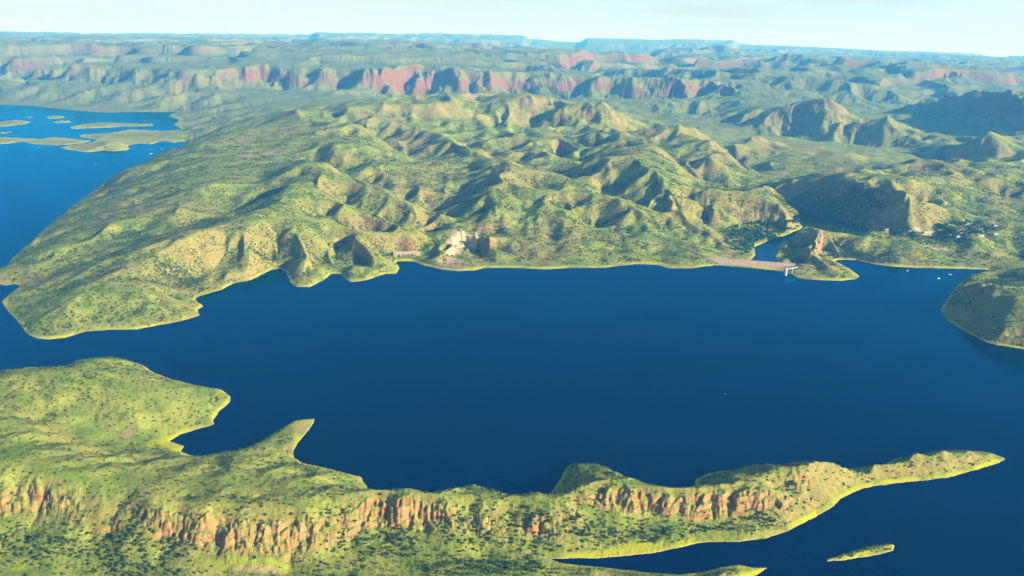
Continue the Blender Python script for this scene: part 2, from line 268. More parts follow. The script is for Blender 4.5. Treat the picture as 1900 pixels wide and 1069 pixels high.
# cliff bands: rim (u, v, height), foot row, run of the face in metres, then talus
CLIFFS = [
 [(-200,108,330,120,90),(-60,112,330,126,90),(10,114,330,128,90),(84,120,330,135,90),(135,127,320,140,90),(200,128,330,143,90),(276,132,330,148,90),(337,134,340,150,90),(387,134,340,153,90),(438,133,345,152,90),(488,125,380,148,90),(539,131,360,152,90),(590,132,360,152,90),(650,133,370,149,90),(700,134,380,163,80),(741,128,410,163,70),(790,128,410,165,70),(825,130,405,160,80),(849,133,395,155,90),(893,139,365,160,90),(967,138,365,161,90),(1068,144,345,164,90),(1136,147,340,164,90),(1200,149,345,166,90),(1270,151,345,168,90),(1310,149,350,168,90),(1360,158,320,172,90)],
 [(977,117,400,124,120),(1065,117,410,125,120),(1150,122,415,131,120),(1270,128,420,138,120),(1361,138,390,148,120),(1442,145,370,156,120),(1509,152,345,163,110),(1580,158,330,169,110),(1660,172,260,181,100)],
 [(1480,120,420,127,120),(1560,128,400,134,120),(1660,140,380,149,120),(1760,160,300,168,110)],
 [(1752,171,350,196,160),(1830,173,375,205,160),(1900,179,400,212,160),(2000,185,420,220,160)],
 [(1050,196,330,206,40),(1100,197,330,209,40),(1145,202,318,212,40)],
 [(1265,353,140,366,50),(1310,357,134,378,70),(1350,364,128,390,80),(1400,371,120,402,80),(1450,378,112,409,80),(1468,386,100,413,60)],
 [(-40,886,96,915,22),(0,888,94,915,22),(60,893,90,935,25),(110,905,86,950,25),(150,910,82,940,22)],
 [(243,930,76,958,20),(300,945,74,995,26),(380,955,72,1010,28),(450,960,70,1013,28),(520,960,68,1012,28),(585,956,64,1000,24)],
 [(655,925,68,958,20),(700,918,70,970,24),(760,920,70,976,26),(838,935,63,974,22)],
 [(850,937,58,957,14),(900,936,56,951,12),(960,938,53,950,12),(1030,936,53,946,12),(1062,930,54,940,12)],
 [(1072,906,55,930,16),(1130,906,56,945,22),(1180,906,56,953,26),(1250,912,53,962,26)],
 [(1270,911,53,963,28),(1310,908,53,966,28),(1380,908,52,952,24),(1455,911,46,946,20)],
 [(1440,886,56,905,14),(1500,874,58,905,20),(1550,871,56,896,18),(1600,869,50,892,16),(1640,873,43,888,12)]]
def put_c(uu, vv, rr):
    d = FWD + RGT * ((uu - 950) / FPX) + UPV * ((534.5 - vv) / FPX); zz = CAM_H + d[2] / math.hypot(d[0], d[1]) * rr
    ctrl.append((math.atan2(d[0], d[1]), math.log(rr), zz))
cliff_pts = []
for band in CLIFFS:
    for p0, p1 in zip(band[:-1], band[1:]):
        for t in np.arange(0, 1, 12.0 / (p1[0] - p0[0])):
            u, v, z, vb, run = [a + (b - a) * t for a, b in zip(p0, p1)]
            vb = v + (0.84 if v > 800 else 0.78 if v < 200 else 1.0) * (vb - v)
            w = ground_at(u, v, z); r = math.hypot(w[0], w[1])
            put_c(u, v, r); put_c(u, vb, r - run); cliff_pts.append(ctrl[-1][:2]); cliff_pts.append(ctrl[-2][:2])
    if r > 7600:
        for u, v, z, vb, run in band:
            w = ground_at(u, v, z); r = math.hypot(w[0], w[1])
            ctrl.append((math.atan2(w[0], w[1]), math.log(r * 1.03), z - 8))
            if band is CLIFFS[0]: put_c(u, vb + 0.45 * (vb - v) + 8, r - run - 620)
for azd, r, z in [(-50, 13000, 330), (-34, 22000, 330), (-34, 40000, 230), (-20, 30000, 340), (-18, 44000, 300), (-10, 24000, 330), (-8, 44000, 400), (0, 44000, 430), (2, 24000, 260), (6, 28000, 240), (9, 20000, 260), (12, 44000, 360), (18, 44000, 250),
                  (25, 44000, 150), (33, 44000, 90), (16, 24000, 280), (24, 24000, 260), (33, 24000, 230), (33, 15000, 240), (24, 16000, 240), (16, 16000, 260), (45, 44000, 50), (45, 15000, 220), (-50, 44000, 200), (-14, 16000, 400), (-25, 15000, 340), (-2, 18000, 330),
                  (-50, 1500, 90), (-44, 1200, 60), (-40, 900, 50), (-44, 3000, -20), (45, 2500, 120), (45, 4500, 140), (42, 1800, 40), (-10, 800, 20)]:
    ctrl.append((math.radians(azd), math.log(r), z))
shore = []
NP_, FP_, RP_, IP_ = mp_pts(NORTH), mp_pts(FORE), mp_pts(RIVER), [mp_pts(i) for i in ISLES]
for poly in [NP_[1:-6], FP_[1:-5], RP_] + IP_:
    for a, b in zip(poly[:-1], poly[1:]):
        n = max(1, int(np.hypot(*(b - a)) / 0.02))
        for k in range(n): shore.append((*(a + (b - a) * k / n), 1.0))
ctrl = np.array(ctrl + shore)
# drop controls closer than a hair to each other
dd = ((ctrl[:, None, :2] - ctrl[None, :, :2]) ** 2).sum(-1) < 0.0022 ** 2
keep = [i for i in range(len(ctrl)) if not dd[i, :i].any()]
ctrl = ctrl[keep]
C2 = ctrl[:, :2].copy()
def kern(d): return d
D = np.sqrt(((C2[:, None] - C2[None]) ** 2).sum(-1))
n = len(C2); M = np.zeros((n + 3, n + 3)); M[:n, :n] = -kern(D) - np.eye(n) * 0.0004; M[:n, n] = 1; M[:n, n + 1:] = C2; M[n, :n] = 1; M[n + 1:, :n] = C2.T
wts = np.linalg.solve(M, np.concatenate([ctrl[:, 2], np.zeros(3)]))
AZ0, AZ1, LR0, LR1 = math.radians(-45), math.radians(45), math.log(720), math.log(43000)
NGA, NGR = 640, 1000
ga = np.linspace(AZ0, AZ1, NGA); gl = np.linspace(LR0, LR1, NGR)
GA, GL = [g.astype(np.float32) for g in np.meshgrid(ga, gl, indexing='ij')]
base = np.zeros((NGA, NGR), np.float32)
C32, W32 = C2.astype(np.float32), wts.astype(np.float32)
def rbf_rows(i):
    p = np.stack([GA[i:i + 8].ravel(), GL[i:i + 8].ravel()], 1)
    d2 = (p ** 2).sum(1)[:, None] + (C32 ** 2).sum(1)[None] - 2 * p @ C32.T
    np.maximum(d2, 0, out=d2); np.sqrt(d2, out=d2)
    base[i:i + 8] = (-(d2 @ W32[:n]) + W32[n] + p @ W32[n + 1:]).reshape(-1, NGR)
from concurrent.futures import ThreadPoolExecutor
with ThreadPoolExecutor(4) as ex_: list(ex_.map(rbf_rows, range(0, NGA, 8)))
hills_m = sstep(math.log(2500), math.log(3600), GL) * (1 - sstep(math.log(7200), math.log(9000), GL)) * sstep(60, 130, base)
gx_, gy_ = np.exp(GL) * np.sin(GA), np.exp(GL) * np.cos(GA)
wxx = 160 * gnoise(gx_ / 500, gy_ / 500, 201); wyy = 160 * gnoise(gx_ / 500 + 9, gy_ / 500, 203)
hills_n = fbm((gx_ + wxx) / 620, (gy_ + wyy) / 620, 3, 207, ridged=True)
hwest = 1 - 0.72 * (1 - sstep(math.radians(-17), math.radians(-10), GA))
base += (hills_m * hwest * (12 + 55 * sstep(math.log(4300), math.log(6000), GL)) * (hills_n - 0.25)).astype(np.float32)
# slopes of loose ground settle at the angle of rest; the cliff bands stay
cpt = np.array(cliff_pts, np.float32); cgrid = np.ones_like(base)
for a_, l_ in cpt[::2]:
    i = int((a_ - AZ0) / (ga[1] - ga[0])); j = int((l_ - LR0) / (gl[1] - gl[0]))
    cgrid[max(0, i - 6):i + 7, max(0, j - 6):j + 7] = 0
qx_ = ground_at(865, 455, 30); qa, ql = lp(qx_[0], qx_[1])
cgrid *= (((GA - qa) ** 2 + (GL - ql) ** 2) > 0.035 ** 2)
set_m = cgrid * sstep(math.log(2050), math.log(2200), GL)
for _ in range(70):
    for ax, hstep in ((0, (ga[1] - ga[0])), (1, (gl[1] - gl[0]))):
        d_ = np.diff(base, axis=ax); T_ = 0.58 * hstep * np.exp(GL[:-1] if ax == 0 else GL[:, :-1])
        ex = (d_ - np.clip(d_, -T_, T_)) * 0.25
        ex = ex * ((set_m[:-1] * set_m[1:]) if ax == 0 else (set_m[:, :-1] * set_m[:, 1:]))
        if ax == 0: base[:-1] += ex; base[1:] -= ex
        else: base[:, :-1] += ex; base[:, 1:] -= ex
def signed(poly):                                # signed distance in the log-polar map, positive inside
    d = np.full(GA.shape, 9.0, np.float32); ins = np.zeros(GA.shape, bool)
    pts = poly.astype(np.float32)
    for (x0, y0), (x1, y1) in zip(pts, np.roll(pts, -1, 0)):
        ex, ey = x1 - x0, y1 - y0; t = np.clip(((GA - x0) * ex + (GL - y0) * ey) / (ex * ex + ey * ey + 1e-12), 0, 1)
        d = np.minimum(d, (GA - x0 - t * ex) ** 2 + (GL - y0 - t * ey) ** 2)
        if y0 != y1:
            c = ((y0 > GL) != (y1 > GL)) & (GA < (x1 - x0) * (GL - y0) / (y1 - y0) + x0); ins ^= c
    return np.where(ins, 1, -1) * np.sqrt(d)
with ThreadPoolExecutor(4) as ex_: sds = list(ex_.map(signed, [NP_, FP_, RP_] + IP_))
sd_n = np.minimum(sds[0], -sds[2]); sd_f = sds[1]; sd_i = sds[3:]
SD = np.maximum(sd_n, sd_f)
for s in sd_i: SD = np.maximum(SD, s)
# which land a place belongs to: 0 the mainland, 1 the foreground peninsula, 2.. the islands
OWN = np.argmax(np.stack([sd_n, sd_f] + sd_i), 0).astype(np.int8)
gdl, gda = gl[1] - gl[0], ga[1] - ga[0]
GRr = np.exp(GL)
def blur(a, k=1):
    for _ in range(k):
        a = np.pad(a, 1, 'edge'); a = (a[:-2] + 2 * a[1:-1] + a[2:]) / 4; a = (a[:, :-2] + 2 * a[:, 1:-1] + a[:, 2:]) / 4
    return a
for _ in range(3): base = (base + (blur(base, 1) - base) * set_m).astype(np.float32)
bs = blur(base, 4)
dHa = np.gradient(bs, gda, axis=0) / GRr; dHl = np.gradient(bs, gdl, axis=1) / GRr        # slopes across and outwards
SLX = dHa * np.cos(GA) + dHl * np.sin(GA); SLY = -dHa * np.sin(GA) + dHl * np.cos(GA)
def samp(grid, a, l):
    fa = np.clip((a - AZ0) / gda, 0, NGA - 1.001); fl = np.clip((l - LR0) / gdl, 0, NGR - 1.001)
    i = fa.astype(np.int32); j = fl.astype(np.int32); u = (fa - i).astype(np.float32); v = (fl - j).astype(np.float32)
    return (grid[i, j] * (1 - u) * (1 - v) + grid[i + 1, j] * u * (1 - v) + grid[i, j + 1] * (1 - u) * v + grid[i + 1, j + 1] * u * v)
def samp_q(grid, a, l):
    """smooth (quadratic spline) reading of the height map"""
    fa = np.clip((a - AZ0) / gda, 1, NGA - 2.001); fl = np.clip((l - LR0) / gdl, 1, NGR - 2.001)
    i = np.rint(fa).astype(np.int32); j = np.rint(fl).astype(np.int32); u = (fa - i).astype(np.float32); v = (fl - j).astype(np.float32)
    wu = (0.5 * (0.5 - u) ** 2, 0.75 - u * u, 0.5 * (0.5 + u) ** 2); wv = (0.5 * (0.5 - v) ** 2, 0.75 - v * v, 0.5 * (0.5 + v) ** 2)
    i = np.clip(i, 1, NGA - 2); j = np.clip(j, 1, NGR - 2)
    out = 0
    for p in (0, 1, 2):
        for q_ in (0, 1, 2): out = out + wu[p] * wv[q_] * grid[i + p - 1, j + q_ - 1]
    return out
def height(x, y, detail=True):
    """ground height; also returns the distance inside the shore in metres"""
    a, l = lp(x, y); r = np.exp(l)
    w1 = fbm(a * 70, l * 70, 3, 11); w2 = fbm(a * 70 + 40, l * 70 + 9, 3, 15)
    w3 = gnoise(a * 260, l * 260, 19); w4 = gnoise(a * 260 + 33, l * 260 + 3, 23)
    s = samp(SD, a + 0.0014 * w1 + 0.0006 * w3, l + 0.0014 * w2 + 0.0006 * w4) * r
    gx, gy = samp(SLX, a, l), samp(SLY, a, l); steep = sstep(0.55, 1.0, np.sqrt(gx * gx + gy * gy))
    wk = 0.0008 + 0.0036 * steep; wq = 0.0003 + 0.0016 * steep
    aw, lw = a + wk * w1 + wq * w3, l + wk * w2 + wq * w4
    near = 1 - sstep(math.log(2000), math.log(2600), l)
    w5 = fbm(a * 34, l * 34, 2, 27); farw = sstep(math.log(7600), math.log(9000), l); lw = lw + farw * 0.022 * w5 * (0.3 + 0.7 * steep); aw = aw + farw * 0.008 * w1; aw = aw + near * 0.002 * w1; lw = lw + near * (0.0016 * w2 + 0.013 * (np.abs(gnoise(a * 42, l * 20, 33)) - 0.2) + 0.006 * (np.abs(gnoise(a * 110 + 7, l * 60, 35)) - 0.2)) * (0.06 + 0.94 * steep)
    h = samp_q(base, aw, lw)
    land = sstep(4, 70, s)
    far = sstep(math.log(5200), math.log(9000), l)
    m = s > -60
    if detail:
        add = np.zeros_like(h)
        def put(mask, fn):
            if mask.any(): add[mask] += fn(x[mask], y[mask], gx[mask], gy[mask])
        midm = m & (near < 1) & (far < 1)
        put(midm, lambda X, Y, GX, GY: gullies(X, Y, GX, GY, 300.0, 3, 3) * 0.72)
        add *= (1 - near) * (1 - far) * (0.55 + 0.45 * sstep(math.radians(-17), math.radians(-9), a))
        t = np.zeros_like(h); add, keep_ = t, add
        put(m & (near > 0), lambda X, Y, GX, GY: gullies(X, Y, GX, GY, 85.0, 4, 5) * 0.42)
        keep_ += add * near
        add = np.zeros_like(h)
        put(m & (far > 0), lambda X, Y, GX, GY: gullies(X, Y, GX, GY, 520.0, 5, 8) * 0.85)
        add = add * far + keep_
        h = h + add * land * np.clip(h / 40, 0.15, 1)
        st_ = sstep(0.55, 1.0, np.sqrt(gx * gx + gy * gy)) * (near + 0.6 * (1 - near))          # bedded cliffs step back in ledges
        lam_ = np.where(near > .5, 13.0, 26.0) * (1 + 0.25 * w5); h = h + st_ * lam_ * 0.15 * np.sin(6.283 * h / lam_ + 3 * w1)
    # far country: broken mesas and strike ridges
    fm = l > math.log(8000)
    if fm.any():
        X, Y, A, Lg = x[fm], y[fm], a[fm], l[fm]
        wx = X + 900 * fbm(X / 2600, Y / 2600, 3, 41); wy = Y + 900 * fbm(X / 2600 + 5, Y / 2600, 3, 45)
        n1 = fbm(wx / 4200, wy / 2500, 4, 51); n2 = fbm(wx / 1300, wy / 900, 4, 57, ridged=True)
        k = sstep(math.log(10300), math.log(14500), Lg)
        pl = 1 - sstep(math.radians(1), math.radians(3), A) * (1 - sstep(math.radians(9), math.radians(12), A)) * sstep(math.log(15000), math.log(19000), Lg) * 0.85
        mesa = 150 * sstep(0.03, 0.08, n1) + 110 * sstep(-0.21, -0.17, n1) + 50 * n1
        h[fm] += k * pl * (1 - 0.45 * sstep(math.log(20000), math.log(32000), Lg)) * (mesa - 150 + 105 * n2 + 30 * fbm(wx / 500, wy / 400, 3, 63))
        rimk = lambda a0, a1, r0, r1, z: z * sstep(math.radians(a0), math.radians(a0 + .7), A) * (1 - sstep(math.radians(a1 - .7), math.radians(a1), A)) * sstep(math.log(r0), math.log(r0 * 1.018), Lg + 0.02 * n1 + 0.012 * n2) * (1 - sstep(math.log(r1), math.log(r1 * 1.03), Lg))
        h[fm] += rimk(-14, 1.0, 29500, 60000, 170) + rimk(4.2, 15, 31500, 60000, 210) + rimk(8.8, 15.5, 21500, 24000, 200) * (0.55 + 0.45 * n2) + rimk(14, 40, 30000, 60000, 90) + rimk(-40, -13, 30000, 60000, 70)
    # small roughness everywhere
    if detail:
        rough = np.minimum(r * 0.0011, 14) * (0.30 + 0.7 * far)
        h = h + land * rough * (1.0 * fbm(a * 330, l * 330, 3, 71) + 0.5 * gnoise(a * 1400, l * 1400, 79)) * np.clip(0.3 + 1.3 * np.sqrt(gx * gx + gy * gy), 0, 1.2)
    lim = 0.4 + 0.34 * np.clip(s, 0, 14) + 1.05 * np.maximum(s - 14, 0)
    hl = np.minimum(np.maximum(h, 0.12 * np.clip(s, 0, 30) + 0.3), lim)
    return np.where(s > 0, hl, np.maximum(-0.35 * np.abs(s), -30) - 0.2), s
_height1 = height
from concurrent.futures import ThreadPoolExecutor
POOL = ThreadPoolExecutor(4)
def height(x, y, detail=True):
    if len(x) < 40000: return _height1(x, y, detail)
    parts = np.array_split(np.arange(len(x)), max(4, len(x) // 90000)); res = list(POOL.map(lambda ix: _height1(x[ix[0]:ix[-1] + 1], y[ix[0]:ix[-1] + 1], detail), parts))
    return np.concatenate([r_[0] for r_ in res]), np.concatenate([r_[1] for r_ in res])
def H(x, y):
    h, s = height(np.array([float(x)]), np.array([float(y)])); return float(h[0])
def on_ground(u, v, z0=20.0):
    """march the sight line until it meets the ground"""
    d = FWD + RGT * ((u - 950) / FPX) + UPV * ((534.5 - v) / FPX); d = d / np.linalg.norm(d)
    t = np.linspace((420 - CAM_H) / d[2], -CAM_H / d[2], 1000); X, Y, Z = d[0] * t, d[1] * t, CAM_H + d[2] * t
    h, _ = height(X, Y); k = np.argmax(np.maximum(h, 0) > Z)
    return np.array([X[k], Y[k], max(h[k], 0)])

# ------------------------------------------------------------------ ground mesh: rows follow the relief so cliffs get their share
NA, NR = 1240, 1060
caz = np.linspace(math.radians(-43), math.radians(43), NA)
# first pass: relief along every 4th bearing
ca4 = caz[::4]; NL = 1700; fl_ = np.linspace(LR0, LR1, NL)
A4, L4 = np.meshgrid(ca4, fl_, indexing='ij'); R4 = np.exp(L4)
h4, s4 = height((R4 * np.sin(A4)).ravel(), (R4 * np.cos(A4)).ravel(), detail=False); h4 = h4.reshape(A4.shape); s4 = s4.reshape(A4.shape)
dz = np.abs(np.diff(h4, axis=1, append=h4[:, -1:])); dr = np.diff(R4, axis=1, append=R4[:, -1:] * 1.002)
dep = np.clip(CAM_H / R4, 0.05, 0.8)
dens = np.sqrt((dr * dep) ** 2 + (0.8 * dz) ** 2) / R4 + 0.00016
dens *= np.where(s4 < -40, 0.12, 1.0)
kk = np.ones(25) / 25
dens = np.apply_along_axis(lambda c: np.convolve(np.pad(c, 12, 'edge'), kk, 'valid'), 1, dens)
dens = np.apply_along_axis(lambda c: np.convolve(np.pad(c, 6, 'edge'), np.ones(13) / 13, 'valid'), 0, dens)
cum = np.cumsum(dens, 1); cum = np.concatenate([np.zeros((len(ca4), 1)), cum[:, :-1]], 1); cum /= cum[:, -1:]
rows4 = np.stack([np.interp(np.linspace(0, 1, NR), cum[i], fl_) for i in range(len(ca4))])
f = np.arange(NA) / 4.0; i0 = np.clip(f.astype(int), 0, len(ca4) - 2); ff = (f - i0)[:, None]
LV = rows4[i0] * (1 - ff) + rows4[i0 + 1] * ff
AV = np.repeat(caz[:, None], NR, 1); RV = np.exp(LV)
XV, YV = RV * np.sin(AV), RV * np.cos(AV)
hv, sv = height(XV.ravel(), YV.ravel()); HV, SV = hv.reshape(NA, NR), sv.reshape(NA, NR)
own_v = np.empty((NA, NR), np.int8)
own_v[:] = OWN[np.clip(((AV - AZ0) / gda + .5).astype(int), 0, NGA - 1), np.clip(((LV - LR0) / gdl + .5).astype(int), 0, NGR - 1)]
# ------------------------------------------------------------------ ground cover attributes
def relief(a, k):
    b = a
    for _ in range(k):
        b = np.pad(b, 1, 'edge'); b = (b[:-2, 1:-1] + b[2:, 1:-1] + b[1:-1, :-2] + b[1:-1, 2:]) / 4
    return (b - a)
conc = relief(HV, 10) / (RV * 0.004)                                     # positive in gullies
vn = fbm(AV * 60, LV * 60, 4, 91); vn2 = fbm(XV / 90.0, YV / 90.0, 3, 95)
VEG = np.clip(0.36 + 0.55 * conc + 0.55 * vn + 0.25 * vn2, 0, 1)
def blob(u, v, z, rx, ry):
    w = ground_at(u, v, z); q = ((XV - w[0]) / rx) ** 2 + ((YV - w[1]) / ry) ** 2
    return np.clip(1.25 - q + 0.5 * vn2, 0, 1)
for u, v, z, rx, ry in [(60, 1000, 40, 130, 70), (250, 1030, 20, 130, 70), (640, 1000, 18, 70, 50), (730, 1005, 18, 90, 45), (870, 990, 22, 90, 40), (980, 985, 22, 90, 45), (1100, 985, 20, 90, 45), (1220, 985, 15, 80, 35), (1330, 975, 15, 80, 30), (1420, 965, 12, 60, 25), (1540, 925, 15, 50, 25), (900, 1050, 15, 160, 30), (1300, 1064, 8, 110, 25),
                        (470, 360, 160, 60, 300), (240, 420, 95, 90, 90), (330, 500, 60, 110, 90), (480, 430, 140, 60, 40), (1740, 430, 82, 190, 70), (1600, 460, 50, 180, 120), (1390, 435, 14, 90, 130), (1500, 380, 60, 260, 320), (1600, 385, 90, 160, 260)]:  # last two: dark scrub thickened on the gorge wall, painting in its shade
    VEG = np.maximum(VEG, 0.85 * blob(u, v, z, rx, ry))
for u, v, z, rx, ry in [(300, 850, 90, 330, 110), (150, 780, 70, 160, 120), (300, 740, 45, 120, 120), (560, 890, 60, 130, 50)]:
    VEG = VEG * (1 - 0.45 * blob(u, v, z, rx, ry))
PAINT = np.zeros((NA, NR, 4), np.float32)
def paint(u, v, z, rx, ry, col, k=1.0):
    m = (blob(u, v, z, rx, ry) * k)[..., None]; c = np.array(list(col) + [1.0], np.float32)
    PAINT[:] = PAINT * (1 - m) + c * m
TAN, RED, PALE, SAND, GREEN = (0.42, 0.30, 0.15), (0.42, 0.17, 0.07), (0.62, 0.47, 0.30), (0.55, 0.47, 0.33), (0.34, 0.40, 0.03)
for a in [(860, 438, 55, 70, 95, PALE, 1), (842, 460, 35, 50, 60, PALE, 1), (882, 440, 45, 30, 50, PALE, 1), (870, 476, 13, 30, 18, TAN, .9), (908, 455, 40, 34, 50, RED, .6), (930, 452, 45, 40, 35, RED, .45), (835, 492, 8, 75, 30, TAN, .8),
          (755, 455, 30, 45, 28, RED, .7), (965, 424, 60, 90, 14, RED, .8), (1040, 434, 58, 60, 14, RED, .6), (1140, 452, 50, 60, 12, RED, .5), (1345, 463, 34, 45, 40, TAN, .8), (1535, 487, 18, 25, 25, RED, .6),
          (1740, 438, 82, 150, 16, TAN, .9), (1690, 424, 82, 90, 20, TAN, .6), (1720, 286, 36, 120, 70, SAND, .8), (1815, 219, 50, 330, 110, SAND, .9), (560, 790, 4, 26, 45, TAN, .9), (545, 825, 6, 16, 40, TAN, .7), (235, 785, 40, 16, 28, TAN, .7),
          (30, 1045, 24, 50, 25, GREEN, .8), (470, 1055, 6, 130, 16, GREEN, .8), (480, 1062, 6, 60, 10, TAN, .8), (1880, 490, 20, 90, 60, GREEN, .5), (1875, 560, 108, 110, 130, (0.22, 0.30, 0.04), .6), (838, 482, 18, 62, 34, (0.46, 0.33, 0.21), .9),
          (900, 145, 340, 300, 120, PALE, .35), (650, 138, 350, 400, 120, PALE, .35), (545, 205, 280, 110, 110, RED, .5), (1110, 205, 280, 230, 120, RED, .4)]:
    paint(*a)

# ------------------------------------------------------------------ materials
def mat(name):
    m = bpy.data.materials.new(name); m.use_nodes = True; nt = m.node_tree; nt.nodes.clear()
    out = nt.nodes.new('ShaderNodeOutputMaterial'); b = nt.nodes.new('ShaderNodeBsdfPrincipled'); nt.links.new(b.outputs[0], out.inputs['Surface'])
    return m, nt, b
class N:
    def __init__(s, nt): s.nt = nt
    def __call__(s, typ, **kw):
        n = s.nt.nodes.new(typ)
        for k, v in kw.items():
            if k in n.inputs: s.set(n.inputs[k], v)
            else: setattr(n, k, v)
        return n
    def set(s, inp, v):
        if hasattr(v, 'is_output'): s.nt.links.new(v, inp)
        else: inp.default_value = v
    def noise(s, vec, scale, detail=3, rough=0.55):
        n = s.nt.nodes.new('ShaderNodeTexNoise'); s.set(n.inputs['Vector'], vec); n.inputs['Scale'].default_value = scale; n.inputs['Detail'].default_value = detail; n.inputs['Roughness'].default_value = rough
        return n.outputs['Fac']
    def ramp(s, v, a, b, lo=0.0, hi=1.0):
        n = s.nt.nodes.new('ShaderNodeMapRange'); n.interpolation_type = 'SMOOTHSTEP'; s.set(n.inputs['Value'], v)
        for k, x in (('From Min', a), ('From Max', b), ('To Min', lo), ('To Max', hi)): s.set(n.inputs[k], x)
        return n.outputs[0]
    def mix(s, f, a, b):
        n = s.nt.nodes.new('ShaderNodeMix'); n.data_type = 'RGBA'; s.set(n.inputs['Factor'], f)
        for k, x in (('A', a), ('B', b)): s.set(n.inputs[k], (*x, 1) if isinstance(x, tuple) and len(x) == 3 else x)
        return n.outputs['Result']
    def math(s, op, a, b=0.0, clamp=False):
        n = s.nt.nodes.new('ShaderNodeMath'); n.operation = op; n.use_clamp = clamp; s.set(n.inputs[0], a); s.set(n.inputs[1], b)
        return n.outputs[0]

def plain(name, col, rough=0.8, var=0.15, scale=0.5, metal=0.0):
    m, nt, b = mat(name); q = N(nt); g = q('ShaderNodeNewGeometry')
    n = q.noise(g.outputs['Position'], scale, 4)
    lo = tuple(c * (1 - var) for c in col); hi = tuple(min(1, c * (1 + var)) for c in col)
    q.set(b.inputs['Base Color'], q.mix(n, lo, hi)); b.inputs['Roughness'].default_value = rough; b.inputs['Metallic'].default_value = metal
    return m

def ground_material():
    m, nt, b = mat("ground_cover"); q = N(nt); g = q('ShaderNodeNewGeometry'); P = g.outputs['Position']
    sep = q('ShaderNodeSeparateXYZ', Vector=P); nrm = q('ShaderNodeSeparateXYZ', Vector=g.outputs['Normal'])
    veg = q('ShaderNodeAttribute', attribute_name='veg').outputs['Fac']; pa = q('ShaderNodeAttribute', attribute_name='paint'); sh = q('ShaderNodeAttribute', attribute_name='shore').outputs['Fac']
    dist = q('ShaderNodeAttribute', attribute_name='range').outputs['Fac']
    n_big, n_mid, n_sml, n_fin = q.noise(P, 1 / 420, 4), q.noise(P, 1 / 60, 4), q.noise(P, 1 / 14, 3), q.noise(P, 1 / 4.5, 2)
    grass = q.mix(q.ramp(n_mid, 0.35, 0.65), (0.140, 0.218, 0.024), (0.335, 0.350, 0.058))
    grass = q.mix(q.math('MULTIPLY', q.ramp(n_big, 0.46, 0.66, 0, .6), q.ramp(dist, 1700, 3200, .5, 1)), grass, (0.370, 0.245, 0.095))
    grass = q.mix(q.ramp(q.math('ADD', nrm.outputs['Z'], q.math('MULTIPLY', q.math('SUBTRACT', n_mid, 0.5), 0.3)), 0.94, 0.76, 0, .6), grass, (0.34, 0.195, 0.075))
    grass = q.mix(q.ramp(n_sml, 0.45, 0.75, 0, .5), grass, (0.120, 0.165, 0.025))
    grass = q.mix(q.ramp(dist, 6500, 11000, 0, .62), grass, q.mix(n_mid, (0.075, 0.115, 0.045), (0.17, 0.18, 0.07)))     # open woodland on the far plains
    # scrub too small to stand as single bushes
    thr = q.math('SUBTRACT', 0.80, q.math('MULTIPLY', veg, 0.40))
    vs = q('ShaderNodeTexVoronoi', feature='F1', Vector=P, Scale=1 / 11.0)
    spot = q.math('SUBTRACT', q.math('ADD', 0.55, q.math('MULTIPLY', n_fin, 0.7)), q.math('MULTIPLY', vs.outputs['Distance'], 0.62))
    scrub0 = q.ramp(q.math('ADD', spot, q.math('MULTIPLY', q.math('SUBTRACT', n_sml, 0.5), 0.5)), thr, q.math('ADD', thr, 0.12))
    scrub = q.math('MULTIPLY', scrub0, q.ramp(dist, 2000, 2800, .45, 1))
    grass = q.mix(q.ramp(n_fin, 0.36, 0.66, .42, 0), grass, (0.105, 0.135, 0.022))
    grass = q.mix(q.math('MULTIPLY', scrub, 0.8), grass, q.mix(n_sml, (0.028, 0.062, 0.016), (0.07, 0.115, 0.028)))
    # rock: bedded orange sandstone where the slope is too steep for soil
    st = q('ShaderNodeMapping'); q.set(st.inputs['Vector'], P); st.inputs['Scale'].default_value = (0.012, 0.012, 0.11)
    bed = q.noise(st.outputs[0], 1.0, 5, 0.6)
    st2 = q('ShaderNodeMapping'); q.set(st2.inputs['Vector'], P); st2.inputs['Scale'].default_value = (0.05, 0.05, 0.012)
    joint = q.noise(st2.outputs[0], 1.0, 4, 0.6)
    rock = q.mix(q.ramp(bed, 0.35, 0.65), (0.24, 0.112, 0.042), (0.39, 0.215, 0.082))
    rock = q.mix(q.ramp(joint, 0.55, 0.75, 0, .4), rock, (0.54, 0.35, 0.15))
    rock = q.mix(q.ramp(joint, 0.25, 0.42, .7, 0), rock, (0.16, 0.06, 0.03))
    rock = q.mix(q.ramp(dist, 4500, 8500, 0, .8), rock, q.mix(joint, (0.095, 0.040, 0.022), (0.21, 0.105, 0.060)))      # redder beds in the far escarpment
    slope = q.math('ADD', nrm.outputs['Z'], q.math('MULTIPLY', q.math('SUBTRACT', n_sml, 0.5), 0.45))
    slope = q.math('ADD', slope, q.math('MULTIPLY', q.math('SUBTRACT', n_mid, 0.5), 0.5))
    rk = q.ramp(slope, q.ramp(dist, 5000, 9000, 0.63, 0.72), q.ramp(dist, 5000, 9000, 0.42, 0.50))
    col = q.mix(pa.outputs['Alpha'], grass, q.mix(q.ramp(n_sml, .3, .7, 0, .35), pa.outputs['Color'], (0.18, 0.17, 0.04)))
    col = q.mix(rk, col, q.mix(q.math('MULTIPLY', pa.outputs['Alpha'], 0.6), rock, pa.outputs['Color']))
    # fresh green where the lake has drawn down, bare rim at the waterline
    zz = q.math('ADD', sep.outputs['Z'], q.math('MULTIPLY', q.math('SUBTRACT', n_mid, 0.5), 5.0))
    lush = q.math('MULTIPLY', q.math('MULTIPLY', q.ramp(zz, 2.0, 5.5, 1, 0), q.ramp(q.noise(P, 1 / 110, 4), .40, .56, .08, 1)), sh)
